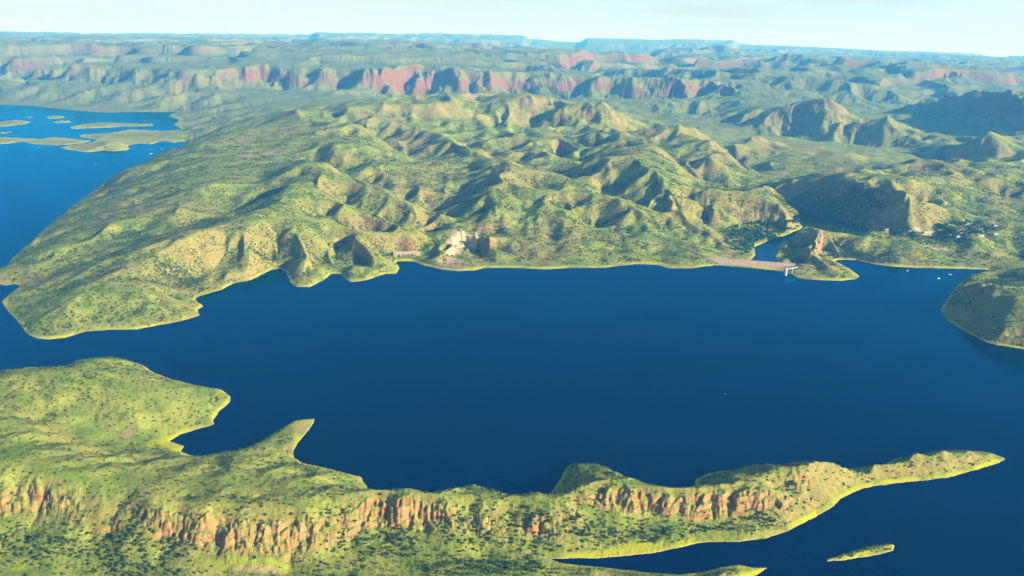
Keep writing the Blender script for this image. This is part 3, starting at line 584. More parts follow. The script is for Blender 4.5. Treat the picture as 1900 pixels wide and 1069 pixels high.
    col = q.mix(q.math('MULTIPLY', lush, q.ramp(rk, 0, 1, 1, .5)), col, q.mix(n_sml, (0.34, 0.36, 0.012), (0.46, 0.44, 0.03)))
    col = q.mix(q.math('MULTIPLY', q.ramp(q.math('ADD', sep.outputs['Z'], q.math('MULTIPLY', q.math('SUBTRACT', n_sml, 0.5), 1.6)), 0.2, 0.9, 1, 0), sh), col, (0.46, 0.34, 0.13))
    q.set(b.inputs['Base Color'], col); b.inputs['Roughness'].default_value = 0.95; b.inputs['Specular IOR Level'].default_value = 0.15
    hgt = q.math('ADD', q.math('MULTIPLY', n_fin, 1.2), q.math('ADD', q.math('MULTIPLY', scrub, 3.5), q.math('MULTIPLY', q.math('MULTIPLY', joint, rk), 7.0)))
    bp = q('ShaderNodeBump', Height=hgt, Strength=0.5, Distance=1.0); q.set(b.inputs['Normal'], bp.outputs[0])
    return m
M_GROUND = ground_material()

def water_material(name, deep, tint):
    m, nt, b = mat(name); q = N(nt); nt.nodes.remove(b); g = q('ShaderNodeNewGeometry'); P = g.outputs['Position']
    mp_ = q('ShaderNodeMapping'); q.set(mp_.inputs['Vector'], P); mp_.inputs['Rotation'].default_value = (0, 0, 0.5); mp_.inputs['Scale'].default_value = (1, 2.4, 1)
    wv = q.noise(mp_.outputs[0], 1 / 9.0, 3); gust = q.noise(mp_.outputs[0], 1 / 900.0, 4)
    bp = q('ShaderNodeBump', Height=wv, Strength=0.2, Distance=0.3)
    body = q('ShaderNodeBsdfDiffuse'); q.set(body.inputs['Color'], q.mix(q.ramp(gust, .3, .7), deep, tuple(c * 1.5 for c in deep)))
    shine = q('ShaderNodeBsdfGlossy'); q.set(shine.inputs['Color'], q.mix(q.ramp(q.noise(mp_.outputs[0], 1 / 260.0, 5, .65), .35, .65), tuple(c * .78 for c in tint), tint)); q.set(shine.inputs['Roughness'], q.ramp(gust, .35, .65, .06, .20)); q.set(shine.inputs['Normal'], bp.outputs[0])
    fr = q('ShaderNodeFresnel', IOR=1.45); q.set(fr.inputs['Normal'], bp.outputs[0])
    mx = q('ShaderNodeMixShader'); q.set(mx.inputs[0], fr.outputs[0]); q.set(mx.inputs[1], body.outputs[0]); q.set(mx.inputs[2], shine.outputs[0])
    nt.links.new(mx.outputs[0], [n for n in nt.nodes if n.type == 'OUTPUT_MATERIAL'][0].inputs['Surface'])
    return m
M_WATER = water_material("lake_water", (0.0, 0.0030, 0.022), (0.0, 0.50, 1.0))
M_RIVER = water_material("river_water", (0.0, 0.010, 0.04), (0.2, 0.6, 1.0))

# ------------------------------------------------------------------ ground objects
q00 = np.arange(NA * NR).reshape(NA, NR)
QD = np.stack([q00[:-1, :-1], q00[1:, :-1], q00[1:, 1:], q00[:-1, 1:]], -1).reshape(-1, 4)
hq = HV.ravel()[QD]; okq = hq.max(1) > -3.0
oq = own_v.ravel()[QD].max(1)
VERT = np.stack([XV, YV, HV], -1).reshape(-1, 3)
def ground_part(name, sel):
    f = QD[sel]; used, inv = np.unique(f, return_inverse=True)
    m = npmesh(name, VERT[used], inv.reshape(-1, 4).astype(np.int32))
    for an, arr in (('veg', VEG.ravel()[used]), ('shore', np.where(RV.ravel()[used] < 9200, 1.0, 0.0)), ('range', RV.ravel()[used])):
        at = m.attributes.new(an, 'FLOAT', 'POINT'); at.data.foreach_set('value', np.ascontiguousarray(arr, np.float32))
    at = m.attributes.new('paint', 'FLOAT_COLOR', 'POINT'); at.data.foreach_set('color', np.ascontiguousarray(PAINT.reshape(-1, 4)[used], np.float32).ravel())
    o = link(name, m, M_GROUND); o['kind'] = 'structure'
    return o
terrain = ground_part('terrain', okq & (oq == 0)); terrain['label'] = 'green and orange hills, valleys and plateaus reaching to the horizon'
penin = ground_part('peninsula', okq & (oq == 1)); penin['label'] = 'grassy foreground peninsula with orange cliff band along its near side'
ISL_LAB = ['small rocky islet off the near peninsula tip', 'long low island in the far blue water', 'chain of low hilly islands left of the far isthmus', 'low green island at the left edge of the far water', 'thin sandy island at the left edge of the far water']
for i in range(len(ISLES)):
    s_ = okq & (oq == 2 + i)
    if s_.sum() > 3: ground_part('island', s_)['label'] = ISL_LAB[i] if i < len(ISL_LAB) else 'tiny pale islet in the far blue water'

def sheet(name, pts, z, m):
    v = [(p[0], p[1], z) for p in pts]; return link(name, pymesh(name, v, [list(range(len(v)))]), m)
dA, dB = ground_at(1318, 487), ground_at(1478, 497)          # the dam's line
xl, xr = dA[0] - 15, dB[0] + 45
lake = sheet('lake', [(-16000, 300), (9000, 300), (9000, 9500), (xr, 9500), (xr, dB[1] + 20), (xl, dA[1] + 20), (xl, 9500), (-16000, 9500)], 0.0, M_WATER); lake['kind'] = 'structure'; lake['label'] = 'deep blue lake'
riv = sheet('river', [(xl, dA[1] + 20.01), (xr, dB[1] + 20.01), (xr, 5200), (xl, 5200)], -0.05, M_RIVER); riv['kind'] = 'structure'; riv['label'] = 'river pool below the dam'

# ------------------------------------------------------------------ haze
top = max(CAM_H + 120, float(HV.max()) + 15)
hm = bpy.data.materials.new("haze_air"); hm.use_nodes = True; hm.node_tree.nodes.clear()
ho = hm.node_tree.nodes.new('ShaderNodeOutputMaterial'); pv = hm.node_tree.nodes.new('ShaderNodeVolumePrincipled')
pv.inputs['Color'].default_value = (0.07, 0.42, 1.0, 1); pv.inputs['Density'].default_value = 4.2e-5; pv.inputs['Absorption Color'].default_value = (1, 1, 1, 1)   # clear blue air; pv.inputs['Anisotropy'].default_value = 0.0
hm.node_tree.links.new(pv.outputs[0], ho.inputs['Volume'])
bx = [(x, y, z) for z in (-60.0, top) for x, y in ((-46000, -6000), (46000, -6000), (46000, 46000), (-46000, 46000))]
haze = link('haze', pymesh('haze', bx, [(3, 2, 1, 0), (4, 5, 6, 7), (0, 1, 5, 4), (1, 2, 6, 5), (2, 3, 7, 6), (3, 0, 4, 7)]), hm)
tag(haze, kind='stuff')

# ------------------------------------------------------------------ dam, saddle dam, intake tower
def stone_material(name, c0, c1, scale):
    m, nt, b = mat(name); q = N(nt); P = q('ShaderNodeNewGeometry').outputs['Position']
    v = q('ShaderNodeTexVoronoi', Vector=P, Scale=scale); n = q.noise(P, scale * 0.25, 4)
    q.set(b.inputs['Base Color'], q.mix(q.ramp(n, .3, .7), q.mix(v.outputs['Color'], c0, c1), c1)); b.inputs['Roughness'].default_value = 0.95
    bp = q('ShaderNodeBump', Height=v.outputs['Distance'], Strength=0.9, Distance=1.5, invert=True); q.set(b.inputs['Normal'], bp.outputs[0])
    return m
M_RIPRAP = stone_material("riprap_stone", (0.26, 0.155, 0.10), (0.45, 0.31, 0.215), 0.35)
M_ROAD = plain("dirt_road", (0.36, 0.23, 0.12), 0.95, 0.2, 0.08)
M_CONC = plain("pale_concrete", (0.46, 0.46, 0.44), 0.7, 0.08, 0.4)
M_WHITE = plain("white_paint", (0.80, 0.80, 0.78), 0.35, 0.05, 0.8)
M_DARK = plain("dark_glass", (0.03, 0.04, 0.05), 0.2, 0.2, 1.0)
M_STEEL = plain("grey_steel", (0.45, 0.46, 0.47), 0.4, 0.1, 1.0, 0.6)
M_TAN = plain("tan_board", (0.55, 0.46, 0.34), 0.8, 0.1, 0.6)

def embankment(name, A, B, crest_z, up_run, down_run, width, low, label):
    """rock-fill bank from A to B, faces battered, surface broken by loose stone"""
    A, B = np.array(A[:2]), np.array(B[:2]); ax = (B - A) / np.linalg.norm(B - A); Ln = np.linalg.norm(B - A)
    nrm = np.array([ax[1], -ax[0]]); nrm = nrm if nrm[1] < 0 else -nrm            # towards the lake
    root = link(name, None); root.location = (*((A + B) / 2), 0); root.empty_display_size = 5
    mid = (A + B) / 2
    rr = np.random.default_rng(3)
    def face(part, prof, m, jit, ns, nt_):
        vs, fs = [], []
        for i in range(ns + 1):
            for j in range(nt_ + 1):
                t = j / nt_; o = prof[0][0] + (prof[1][0] - prof[0][0]) * t; z = prof[0][1] + (prof[1][1] - prof[0][1]) * t
                p = A + ax * Ln * i / ns + nrm * o - mid; k = jit if 0 < j < nt_ else 0
                vs.append((p[0] + rr.normal(0, k), p[1] + rr.normal(0, k), z + rr.normal(0, k)))
        for i in range(ns):
            for j in range(nt_):
                a = i * (nt_ + 1) + j; fs.append((a, a + nt_ + 1, a + nt_ + 2, a + 1))
        return link(part, pymesh(part, vs, fs), m, root)
    n = int(Ln / 3)
    face('upstream_face', ((width / 2 + up_run, low), (width / 2, crest_z)), M_RIPRAP, 0.45, n, 16)
    face('downstream_face', ((-width / 2, crest_z), (-width / 2 - down_run, low)), M_RIPRAP, 0.45, n, 16)
    face('crest_road', ((width / 2, crest_z), (-width / 2, crest_z)), M_ROAD, 0.0, n // 3, 3)
    for sgn in (1, -1):                                                              # low kerb walls along the crest
        vs = []
        for e in (0, 1):
            for o, z in ((0, 0), (0.5, 0), (0.5, 0.9), (0, 0.9)):
                p = A + ax * Ln * e + nrm * sgn * (width / 2 - 0.6 + o) - mid; vs.append((p[0], p[1], crest_z - 0.05 + z))
        link('guard_kerb', pymesh('guard_kerb', vs, [(0, 1, 5, 4), (1, 2, 6, 5), (2, 3, 7, 6), (3, 0, 4, 7), (0, 3, 2, 1), (4, 5, 6, 7)]), M_CONC, root)
    return tag(root, label, 'dam')
dam_a, dam_b = ground_at(1308, 478, 17), ground_at(1476, 490, 17)
embankment('rockfill_dam', dam_a, dam_b, 17, 40, 34, 9, -6, 'long pinkish rock-fill dam wall between the hills and the boat-bay headland')
sad_a, sad_b = ground_at(730, 468, 15), ground_at(780, 467, 15)
embankment('saddle_dam', sad_a, sad_b, 15, 40, 30, 8, -6, 'short pale rock-fill dam closing the gap left of the quarry')

def box(bm, x0, x1, y0, y1, z0, z1):
    v = [bm.verts.new(p) for p in ((x0, y0, z0), (x1, y0, z0), (x1, y1, z0), (x0, y1, z0), (x0, y0, z1), (x1, y0, z1), (x1, y1, z1), (x0, y1, z1))]
    for f in ((3, 2, 1, 0), (4, 5, 6, 7), (0, 1, 5, 4), (1, 2, 6, 5), (2, 3, 7, 6), (3, 0, 4, 7)): bm.faces.new([v[i] for i in f])
def boxes(name, lst, m, parent, bevel=0.0):
    bm = bmesh.new()
    for b in lst: box(bm, *b)
    if bevel: bmesh.ops.bevel(bm, geom=bm.edges[:], offset=bevel, segments=1, affect='EDGES')
    me = bpy.data.meshes.new(name); bm.to_mesh(me); bm.free(); return link(name, me, m, parent)
tw = ground_at(1457, 511)
T = link('intake_tower', None, loc=(tw[0], tw[1], 0))
bm = bmesh.new(); bmesh.ops.create_cone(bm, cap_ends=True, segments=20, radius1=6.4, radius2=5.6, depth=36, matrix=Matrix.Translation((0, 0, 8)))
me = bpy.data.meshes.new('shaft'); bm.to_mesh(me); bm.free(); link('shaft', me, M_CONC, T)
boxes('cap_deck', [(-7.5, 7.5, -7.5, 7.5, 26.0, 27.4)], M_CONC, T, 0.2)
hh = boxes('hoist_house', [(-4.5, 4.5, -4.0, 4.0, 27.4, 31.8)], M_CONC, T, 0.15)
boxes('house_roof', [(-5.1, 5.1, -4.6, 4.6, 31.8, 32.4)], M_STEEL, T)
boxes('doorway', [(4.5, 4.6, -1.2, 1.2, 27.4, 30.4)], M_DARK, T)
boxes('railing', [(-7.4, 7.4, -7.4, -7.3, 28.4, 28.55), (-7.4, -7.3, -7.4, 7.4, 28.4, 28.55)] + [(x, x + .1, -7.4, -7.3, 27.4, 28.4) for x in (-7.3, -3.7, 0, 3.7, 7.2)], M_STEEL, T)
tag(T, 'white concrete intake tower standing in the water at the right end of the dam', 'tower')
ab = ground_at(1478, 497, 24); dvec = np.array([ab[0] - tw[0], ab[1] - tw[1]]); BL = np.linalg.norm(dvec)
Bd = link('access_bridge', None, loc=(tw[0], tw[1], 0), rz=math.atan2(dvec[1], dvec[0]))
boxes('deck', [(7.6, BL + 6, -2.2, 2.2, 25.6, 26.9)], M_CONC, Bd, 0.1)
boxes('girder', [(7.6, BL + 6, -1.9, -1.4, 23.9, 25.6)], M_STEEL, Bd); boxes('girder', [(7.6, BL + 6, 1.4, 1.9, 23.9, 25.6)], M_STEEL, Bd)
for sy in (-2.2, 2.05): boxes('railing', [(7.6, BL + 6, sy, sy + .15, 27.9, 28.1)] + [(x, x + .15, sy, sy + .15, 26.9, 27.9) for x in np.arange(8, BL + 6, 4)], M_CONC, Bd)
boxes('pier', [(BL * 0.62 - 1, BL * 0.62 + 1, -1.8, 1.8, -8, 23.9)], M_CONC, Bd)
tag(Bd, 'pale footbridge from the white intake tower to the right bank', 'bridge')

# ------------------------------------------------------------------ dirt roads and the lower river, laid on the ground
def ribbon(name, uv, width, m, lift, label=None, smooth_z=0):
    pts = np.array([on_ground(u, v)[:2] for u, v in uv])
    seg = np.linalg.norm(np.diff(pts, axis=0), axis=1); t = np.concatenate([[0], np.cumsum(seg)])
    step = max(6.0, width * 0.4); tt = np.linspace(0, t[-1], max(8, int(t[-1] / step)))
    c = np.stack([np.interp(tt, t, pts[:, 0]), np.interp(tt, t, pts[:, 1])], 1)
    for _ in range(6): c[1:-1] = (c[:-2] + 2 * c[1:-1] + c[2:]) / 4
    d = np.gradient(c, axis=0); d /= np.linalg.norm(d, axis=1)[:, None] + 1e-9; nn = np.stack([-d[:, 1], d[:, 0]], 1)
    K = 4; off = np.linspace(-0.5, 0.5, K + 1) * width
    wob = 1 + 0.22 * gnoise(tt / (width * 3), tt * 0 + 3.3, 5)
    X = c[:, None, 0] + nn[:, None, 0] * off * wob[:, None]; Y = c[:, None, 1] + nn[:, None, 1] * off * wob[:, None]
    hz, _ = height(X.ravel(), Y.ravel()); Z = np.maximum(hz.reshape(X.shape), 0)
    if smooth_z: Z[:] = Z.min(1, keepdims=True)
    Z = Z + lift; nr_ = len(tt); idx = np.arange(nr_ * (K + 1)).reshape(nr_, K + 1)
    qd = np.stack([idx[:-1, :-1], idx[1:, :-1], idx[1:, 1:], idx[:-1, 1:]], -1).reshape(-1, 4)
    o = link(name, npmesh(name, np.stack([X, Y, Z], -1).reshape(-1, 3), qd), m); o['kind'] = 'structure'
    if label: o['label'] = label
    return o
ribbon('dirt_road', [(888, 425), (930, 423), (970, 425), (1010, 429), (1060, 437), (1110, 444), (1160, 450), (1220, 453), (1262, 458), (1295, 470), (1314, 479)], 6.5, M_ROAD, 2.4, 'red dirt road along the bench above the north shore')
ribbon('dirt_road', [(1482, 491), (1495, 493), (1512, 496), (1526, 494), (1530, 488), (1520, 478), (1509, 466), (1513, 456), (1525, 447), (1526, 436), (1520, 427)], 8, M_ROAD, 2.4, 'dirt road winding up the headland right of the dam')
ribbon('dirt_road', [(1690, 431), (1720, 435), (1750, 438), (1780, 442), (1815, 442), (1845, 440)], 7, M_ROAD, 1.0, 'dirt road in front of the hillside village')

# ------------------------------------------------------------------ boats, pontoon
def loft(name, rings, m, parent, cap=True):
    n_ = len(rings[0]); vs = [p for r_ in rings for p in r_]; fs = []
    for i in range(len(rings) - 1):
        for j in range(n_): fs.append((i * n_ + j, i * n_ + (j + 1) % n_, (i + 1) * n_ + (j + 1) % n_, (i + 1) * n_ + j))
    if cap: fs += [tuple(range(n_ - 1, -1, -1)), tuple(range((len(rings) - 1) * n_, len(rings) * n_))]
    return link(name, pymesh(name, vs, fs), m, parent)
def hull_rings(L, W, D):
    rs = []
    for t in np.linspace(0, 1, 9):
        w = W / 2 * (0.78 + 0.22 * min(1, t * 3)) * (1 - max(0, (t - 0.55) / 0.45) ** 2.0 * 0.97); x = (t - 0.5) * L; sh = 0.25 * t * t
        rs.append([(x, -w, D + sh), (x, -w * 0.8, -0.3), (x, 0, -0.55), (x, w * 0.8, -0.3), (x, w, D + sh)])
    return rs
def boat(u, v, L, W, ang, label, mast=0.0, cabin=True):
    w = ground_at(u, v); R = link('sailing_boat' if mast else ('motor_boat' if cabin else 'dinghy'), None, loc=(w[0], w[1], 0), rz=ang)
    loft('hull', hull_rings(L, W, 1.1 if cabin else 0.6), M_WHITE if cabin else M_STEEL, R)
    if cabin:
        boxes('cabin', [(-L * .28, L * .16, -W * .32, W * .32, 1.05, 2.3 if mast else 2.9)], M_WHITE, R, 0.15)
        for sy in (-1, 1): boxes('cabin_window', [(-L * .24, L * .12, sy * W * .33 - .02, sy * W * .33 + .02, 1.5, 2.05)], M_DARK, R)
        boxes('windscreen', [(L * .16, L * .16 + .05, -W * .26, W * .26, 1.5, 2.1)], M_DARK, R)
    else:
        for x in (-.2, .12): boxes('thwart', [(L * x - .2, L * x + .2, -W * .38, W * .38, .45, .55)], M_TAN, R)
        boxes('outboard', [(-L * .5 - .35, -L * .5, -.25, .25, -.2, 1.0)], M_DARK, R)
    if mast:
        bm = bmesh.new(); bmesh.ops.create_cone(bm, cap_ends=True, segments=8, radius1=.16, radius2=.1, depth=mast, matrix=Matrix.Translation((L * .1, 0, 1 + mast / 2)))
        me = bpy.data.meshes.new('mast'); bm.to_mesh(me); bm.free(); link('mast', me, M_STEEL, R)
        boxes('boom', [(-L * .36, L * .1, -.2, .2, 2.9, 3.35)], M_WHITE, R)
    return tag(R, label, 'boat', 'boats on the lake')
boat(1742, 517, 13, 5.0, 0.3, 'white yacht with a mast in the right bay, nearer of the moored pair', 13)
boat(1763, 510, 13, 5.0, -0.2, 'white yacht with a mast in the right bay, farther of the moored pair', 13)
boat(1684, 503, 7.5, 3.0, 0.1, 'small white motor boat moored alone close to the shore of the right bay')
boat(1345, 731, 4.2, 1.7, 0.1, 'tiny pale dinghy alone in the middle of the open lake', cabin=False)
pp = ground_at(1551, 487); PT = link('pontoon', None, loc=(pp[0], pp[1], 0), rz=0.2)
boxes('deck', [(-9, 9, -3, 3, 0.2, 0.8)], M_STEEL, PT, 0.1); boxes('shelter_roof', [(-4, 4, -2.6, 2.6, 3.3, 3.6)], M_WHITE, PT)
for x in (-3.7, 3.6):
    for y in (-2.3, 2.2): boxes('post', [(x, x + .15, y, y + .15, .8, 3.3)], M_STEEL, PT)
tag(PT, 'grey floating pontoon with a shelter in the nook behind the headland', 'pontoon')

# ------------------------------------------------------------------ village houses
ROOFS = {'white': plain('white_roof', (0.46, 0.47, 0.46), .5, .06, .3), 'cream': plain('cream_roof', (0.50, 0.45, 0.36), .6, .08, .3), 'grey': plain('grey_roof', (0.42, 0.45, 0.46), .5, .08, .3), 'green': plain('green_roof', (0.20, 0.34, 0.28), .5, .08, .3)}
def house(u, v, L, W, Hh, ang, roof, label):
    g = on_ground(u, v); R = link('house', None, loc=(g[0], g[1], g[2]), rz=ang)
    boxes('wall', [(-L / 2, L / 2, -W / 2, W / 2, -3, Hh)], M_TAN, R)
    e, rh = 1.0, W * 0.22
    vs = [(-L / 2 - e, -W / 2 - e, Hh + .02), (L / 2 + e, -W / 2 - e, Hh + .02), (L / 2 + e, W / 2 + e, Hh + .02), (-L / 2 - e, W / 2 + e, Hh + .02), (-L / 2 - e, 0, Hh + rh), (L / 2 + e, 0, Hh + rh)]
    link('roof', pymesh('roof', vs, [(0, 1, 5, 4), (2, 3, 4, 5), (1, 2, 5), (3, 0, 4), (3, 2, 1, 0)]), ROOFS[roof], R)
    boxes('door', [(-.6, .6, -W / 2 - .06, -W / 2 + .02, -.1, 2.1)], M_DARK, R)
    for x in (-.32, .32): boxes('window', [(L * x - 1, L * x + 1, -W / 2 - .06, -W / 2 + .02, 1.0, 2.2)], M_DARK, R)
    return tag(R, label, 'house', 'houses of the hillside village')
HOUSES = [(1720, 433, 36, 14, 6, 0.05, 'white', 'largest white-roofed building at the front of the hillside village'), (1699, 425, 30, 10, 4, 0.1, 'cream', 'long cream-roofed house left of the village, behind the big white building'),
 (1706, 429, 18, 9, 4, 0.0, 'white', 'short white-roofed house just left of the big white building'), (1731, 423, 22, 10, 4, -0.2, 'white', 'white-roofed house behind the big white building at the edge of the trees'),
 (1745, 428, 20, 9, 4, 0.1, 'grey', 'grey-roofed house among trees right of the big white building'), (1784, 432, 20, 11, 4, 0.3, 'white', 'white-roofed house in the middle of the village trees'),
 (1766, 437, 18, 9, 4, -0.1, 'green', 'green-roofed house at the front edge of the village trees'), (1790, 415, 26, 9, 4, 0.05, 'cream', 'long cream-roofed house at the back of the village trees'),
 (1847, 435, 20, 10, 4, 0.2, 'white', 'white-roofed house at the right front end of the village'), (1805, 420, 18, 9, 4, -0.2, 'white', 'white-roofed house at the back right of the village trees'),
 (1829, 421, 18, 9, 4, 0.1, 'grey', 'grey-roofed house at the back right of the village, right of a white roof'), (1847, 420, 16, 9, 4, 0.0, 'cream', 'small cream-roofed house at the far right back of the village'),
 (1820, 438, 26, 10, 4, 0.05, 'cream', 'cream-roofed house beside the dirt road at the right of the village'), (1779, 440, 24, 9, 4, 0.1, 'white', 'low white-roofed house right beside the village dirt road'),
 (1670, 428, 18, 8, 4, 0.15, 'cream', 'lone cream-roofed house on the slope left of the village'), (1689, 430, 16, 8, 4, 0.0, 'grey', 'small grey-roofed house left of the village near the road end'),
 (1645, 427, 16, 8, 4, 0.1, 'white', 'outermost white-roofed house, far left of the village')]
for h_ in HOUSES: house(*h_)

# ------------------------------------------------------------------ trees and shrubs
def leaf_material(name, c0, c1):
    m, nt, b = mat(name); q = N(nt); P = q('ShaderNodeNewGeometry').outputs['Position']; oi = q('ShaderNodeObjectInfo')
    n = q.noise(P, 0.9, 2); f = q.math('ADD', q.math('MULTIPLY', n, 0.6), q.math('MULTIPLY', oi.outputs['Random'], 0.5), True)
    q.set(b.inputs['Base Color'], q.mix(f, c0, c1)); b.inputs['Roughness'].default_value = 0.8; b.inputs['Specular IOR Level'].default_value = 0.2
    return m
M_LEAF = leaf_material('tree_leaves', (0.014, 0.070, 0.016), (0.045, 0.145, 0.030))
M_SCRUB = leaf_material('scrub_leaves', (0.027, 0.068, 0.013), (0.100, 0.145, 0.026))
M_BARK = plain('bark', (0.20, 0.15, 0.10), 0.9, 0.2, 1.5)
def crown_mesh(name, rad, hgt, z0, nclump, nleaf, seed, leaf, trunk=None):
    """leaf sprays set in clumps through an uneven crown"""
    rg = np.random.default_rng(seed); vs, fs = [], []
    for c in range(nclump):
        a, e = rg.uniform(0, 2 * np.pi), rg.uniform(-0.35, 1); k = rg.uniform(0.35, 0.95)
        ctr = np.array([math.cos(a) * rad * k * math.sqrt(1 - max(e, 0) ** 2 * .7), math.sin(a) * rad * k * math.sqrt(1 - max(e, 0) ** 2 * .7), z0 + hgt * (0.42 + 0.42 * e)])
        cr_ = rad * rg.uniform(0.28, 0.5)
        for _ in range(nleaf):
            d = rg.normal(size=3); d /= np.linalg.norm(d); p = ctr + d * cr_ * rg.uniform(.75, 1.0) * np.array([1, 1, .8])
            nn = d + rg.normal(size=3) * .35; nn /= np.linalg.norm(nn); t1 = np.cross(nn, [0.3, 0.2, 1]); t1 /= np.linalg.norm(t1); t2 = np.cross(nn, t1); s_ = leaf * rg.uniform(.6, 1.3)
            b_ = len(vs); vs += [p - t1 * s_, p + t2 * s_ * .8, p + t1 * s_, p - t2 * s_ * .8]; fs.append((b_, b_ + 1, b_ + 2, b_ + 3))
    nl = len(fs)
    if trunk:
        for k in range(6):
            a = k * math.pi / 3; vs += [(trunk * math.cos(a), trunk * math.sin(a), -1.0)]
        top_ = len(vs); 
        for k in range(6):
            a = k * math.pi / 3; vs += [(trunk * .5 * math.cos(a), trunk * .5 * math.sin(a), z0 + hgt * .4)]
        b_ = top_ - 6
        for k in range(6): fs.append((b_ + k, b_ + (k + 1) % 6, top_ + (k + 1) % 6, top_ + k))
    m = pymesh(name, vs, fs)
    return m, nl
def trunk_mesh(h_, r_, seed):
    rg = np.random.default_rng(seed); vs, fs = [], []
    def limb(p0, p1, r0, r1):
        p0, p1 = np.array(p0, float), np.array(p1, float); ax = p1 - p0; ax /= np.linalg.norm(ax); a = np.cross(ax, [.3, 1, .2]); a /= np.linalg.norm(a); b = np.cross(ax, a); k0 = len(vs)
        for p, r0_ in ((p0, r0), (p1, r1)):
            for k in range(6): vs.append(p + r0_ * (a * math.cos(k * math.pi / 3) + b * math.sin(k * math.pi / 3)))
        for k in range(6): fs.append((k0 + k, k0 + (k + 1) % 6, k0 + 6 + (k + 1) % 6, k0 + 6 + k))
    limb((0, 0, -1.5), (0, 0, h_ * .45), r_, r_ * .7)
    for k in range(4):
        a = k * 1.6 + rg.uniform(0, .5); limb((0, 0, h_ * .43), (math.cos(a) * h_ * .25, math.sin(a) * h_ * .25, h_ * .75), r_ * .6, r_ * .2)
    return pymesh('trunk', vs, fs)
protos = []
for k in range(3):
    cm, _ = crown_mesh('crown', 4.6, 8.0, 3.0, 15, 22, 20 + k, 1.05); cm.materials.append(M_LEAF)
    tm = trunk_mesh(10, 0.45, 30 + k); tm.materials.append(M_BARK); protos.append((cm, tm))
rt = random.Random(5)
def tree(u, v, s_, label, group):
    g = on_ground(u, v)
    if g[2] < 0.6: return
    cm, tm = rt.choice(protos); R = link('tree', None, loc=(g[0], g[1], g[2]), rz=rt.uniform(0, 6.28), scale=(s_, s_, s_ * rt.uniform(.8, 1.1)))
    link('crown', cm, None, R); link('trunk', tm, None, R); tag(R, label, 'tree', group)
def in_poly(u, v, P_):
    c = False
    for (x0, y0), (x1, y1) in zip(P_, P_[1:] + P_[:1]):
        if (y0 > v) != (y1 > v) and u < (x1 - x0) * (v - y0) / (y1 - y0) + x0: c = not c
    return c
GROVE = [(1345, 440), (1360, 425), (1395, 415), (1440, 418), (1478, 408), (1488, 420), (1465, 434), (1430, 444), (1400, 456), (1398, 468), (1404, 478), (1375, 476), (1362, 458)]
GL_ = ['dark green tree at the left end of the riverside grove behind the dam', 'dark green tree at the water end of the riverside grove nearest the dam', 'dark green tree in the middle of the dense riverside grove', 'dark green tree under the orange cliff tip at the right of the riverside grove']
n_ = 0
while n_ < 130:
    u, v = rt.uniform(1340, 1490), rt.uniform(405, 480)
    if in_poly(u, v, GROVE): tree(u, v, rt.uniform(1.1, 2.2), GL_[0 if u < 1372 else (1 if v > 452 else (2 if u < 1430 else 3))], 'trees of the riverside grove'); n_ += 1
VILL = [(1725, 424), (1760, 414), (1800, 412), (1840, 418), (1850, 430), (1838, 438), (1800, 440), (1770, 438), (1735, 432)]
n_ = 0
while n_ < 130:
    u, v = rt.uniform(1720, 1852), rt.uniform(410, 442)
    if in_poly(u, v, VILL): tree(u, v, rt.uniform(.8, 1.4), ['dark green tree among the roofs at the left of the hillside village', 'dark green tree in the thick middle of the hillside village', 'dark green tree among the roofs at the right of the hillside village'][0 if u < 1765 else (1 if u < 1815 else 2)], 'trees of the hillside village'); n_ += 1

shrub_protos = []
for k in range(3):
    cm, nl = crown_mesh('shrub', 1.0, 1.5, 0.1, 7, 13, 60 + k, 0.34, 0.12); cm.materials.append(M_SCRUB); cm.materials.append(M_BARK)
    cm.polygons.foreach_set('material_index', [0] * nl + [1] * (len(cm.polygons) - nl)); shrub_protos.append(cm)
# where bushes grow: thick below the cliffs and in gullies, thin on the grass
cellA = (np.abs(np.gradient(RV, axis=1)) * RV * (caz[1] - caz[0]))
slp = np.hypot(samp(SLX, AV, LV), samp(SLY, AV, LV))
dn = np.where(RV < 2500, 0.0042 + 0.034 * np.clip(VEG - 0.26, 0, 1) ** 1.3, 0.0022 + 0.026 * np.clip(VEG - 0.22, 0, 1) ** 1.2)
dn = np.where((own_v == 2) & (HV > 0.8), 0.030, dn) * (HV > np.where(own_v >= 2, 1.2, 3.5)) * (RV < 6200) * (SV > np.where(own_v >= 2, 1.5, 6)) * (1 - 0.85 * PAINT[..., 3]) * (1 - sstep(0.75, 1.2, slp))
dn *= 1 - 0.7 * sstep(4200, 6200, RV)
lam = (dn * cellA).ravel(); tot = lam.sum(); rg = np.random.default_rng(11)
cnt = rg.poisson(np.minimum(lam, 4)); idx = np.repeat(np.arange(lam.size), cnt)
pick = idx + 0
aa = AV.ravel()[pick] + (rg.random(len(pick)) - .5) * (caz[1] - caz[0]); gR = np.gradient(RV, axis=1).ravel()[pick]; rr_ = RV.ravel()[pick] + (rg.random(len(pick)) - .5) * gR
bxx, byy = rr_ * np.sin(aa), rr_ * np.cos(aa)
jj = (pick % NR); ii = pick // NR
bh, bs_ = height(bxx, byy); okb = (bs_ > 2) & (bh > 1); bxx, byy, bh, rr_ = bxx[okb], byy[okb], bh[okb], rr_[okb]
bsz = np.where(rr_ < 2500, rg.uniform(0.9, 2.7, len(bxx)), rg.uniform(1.2, 3.3, len(bxx)))
bsz *= 0.75 + 0.6 * VEG.ravel()[pick][okb]
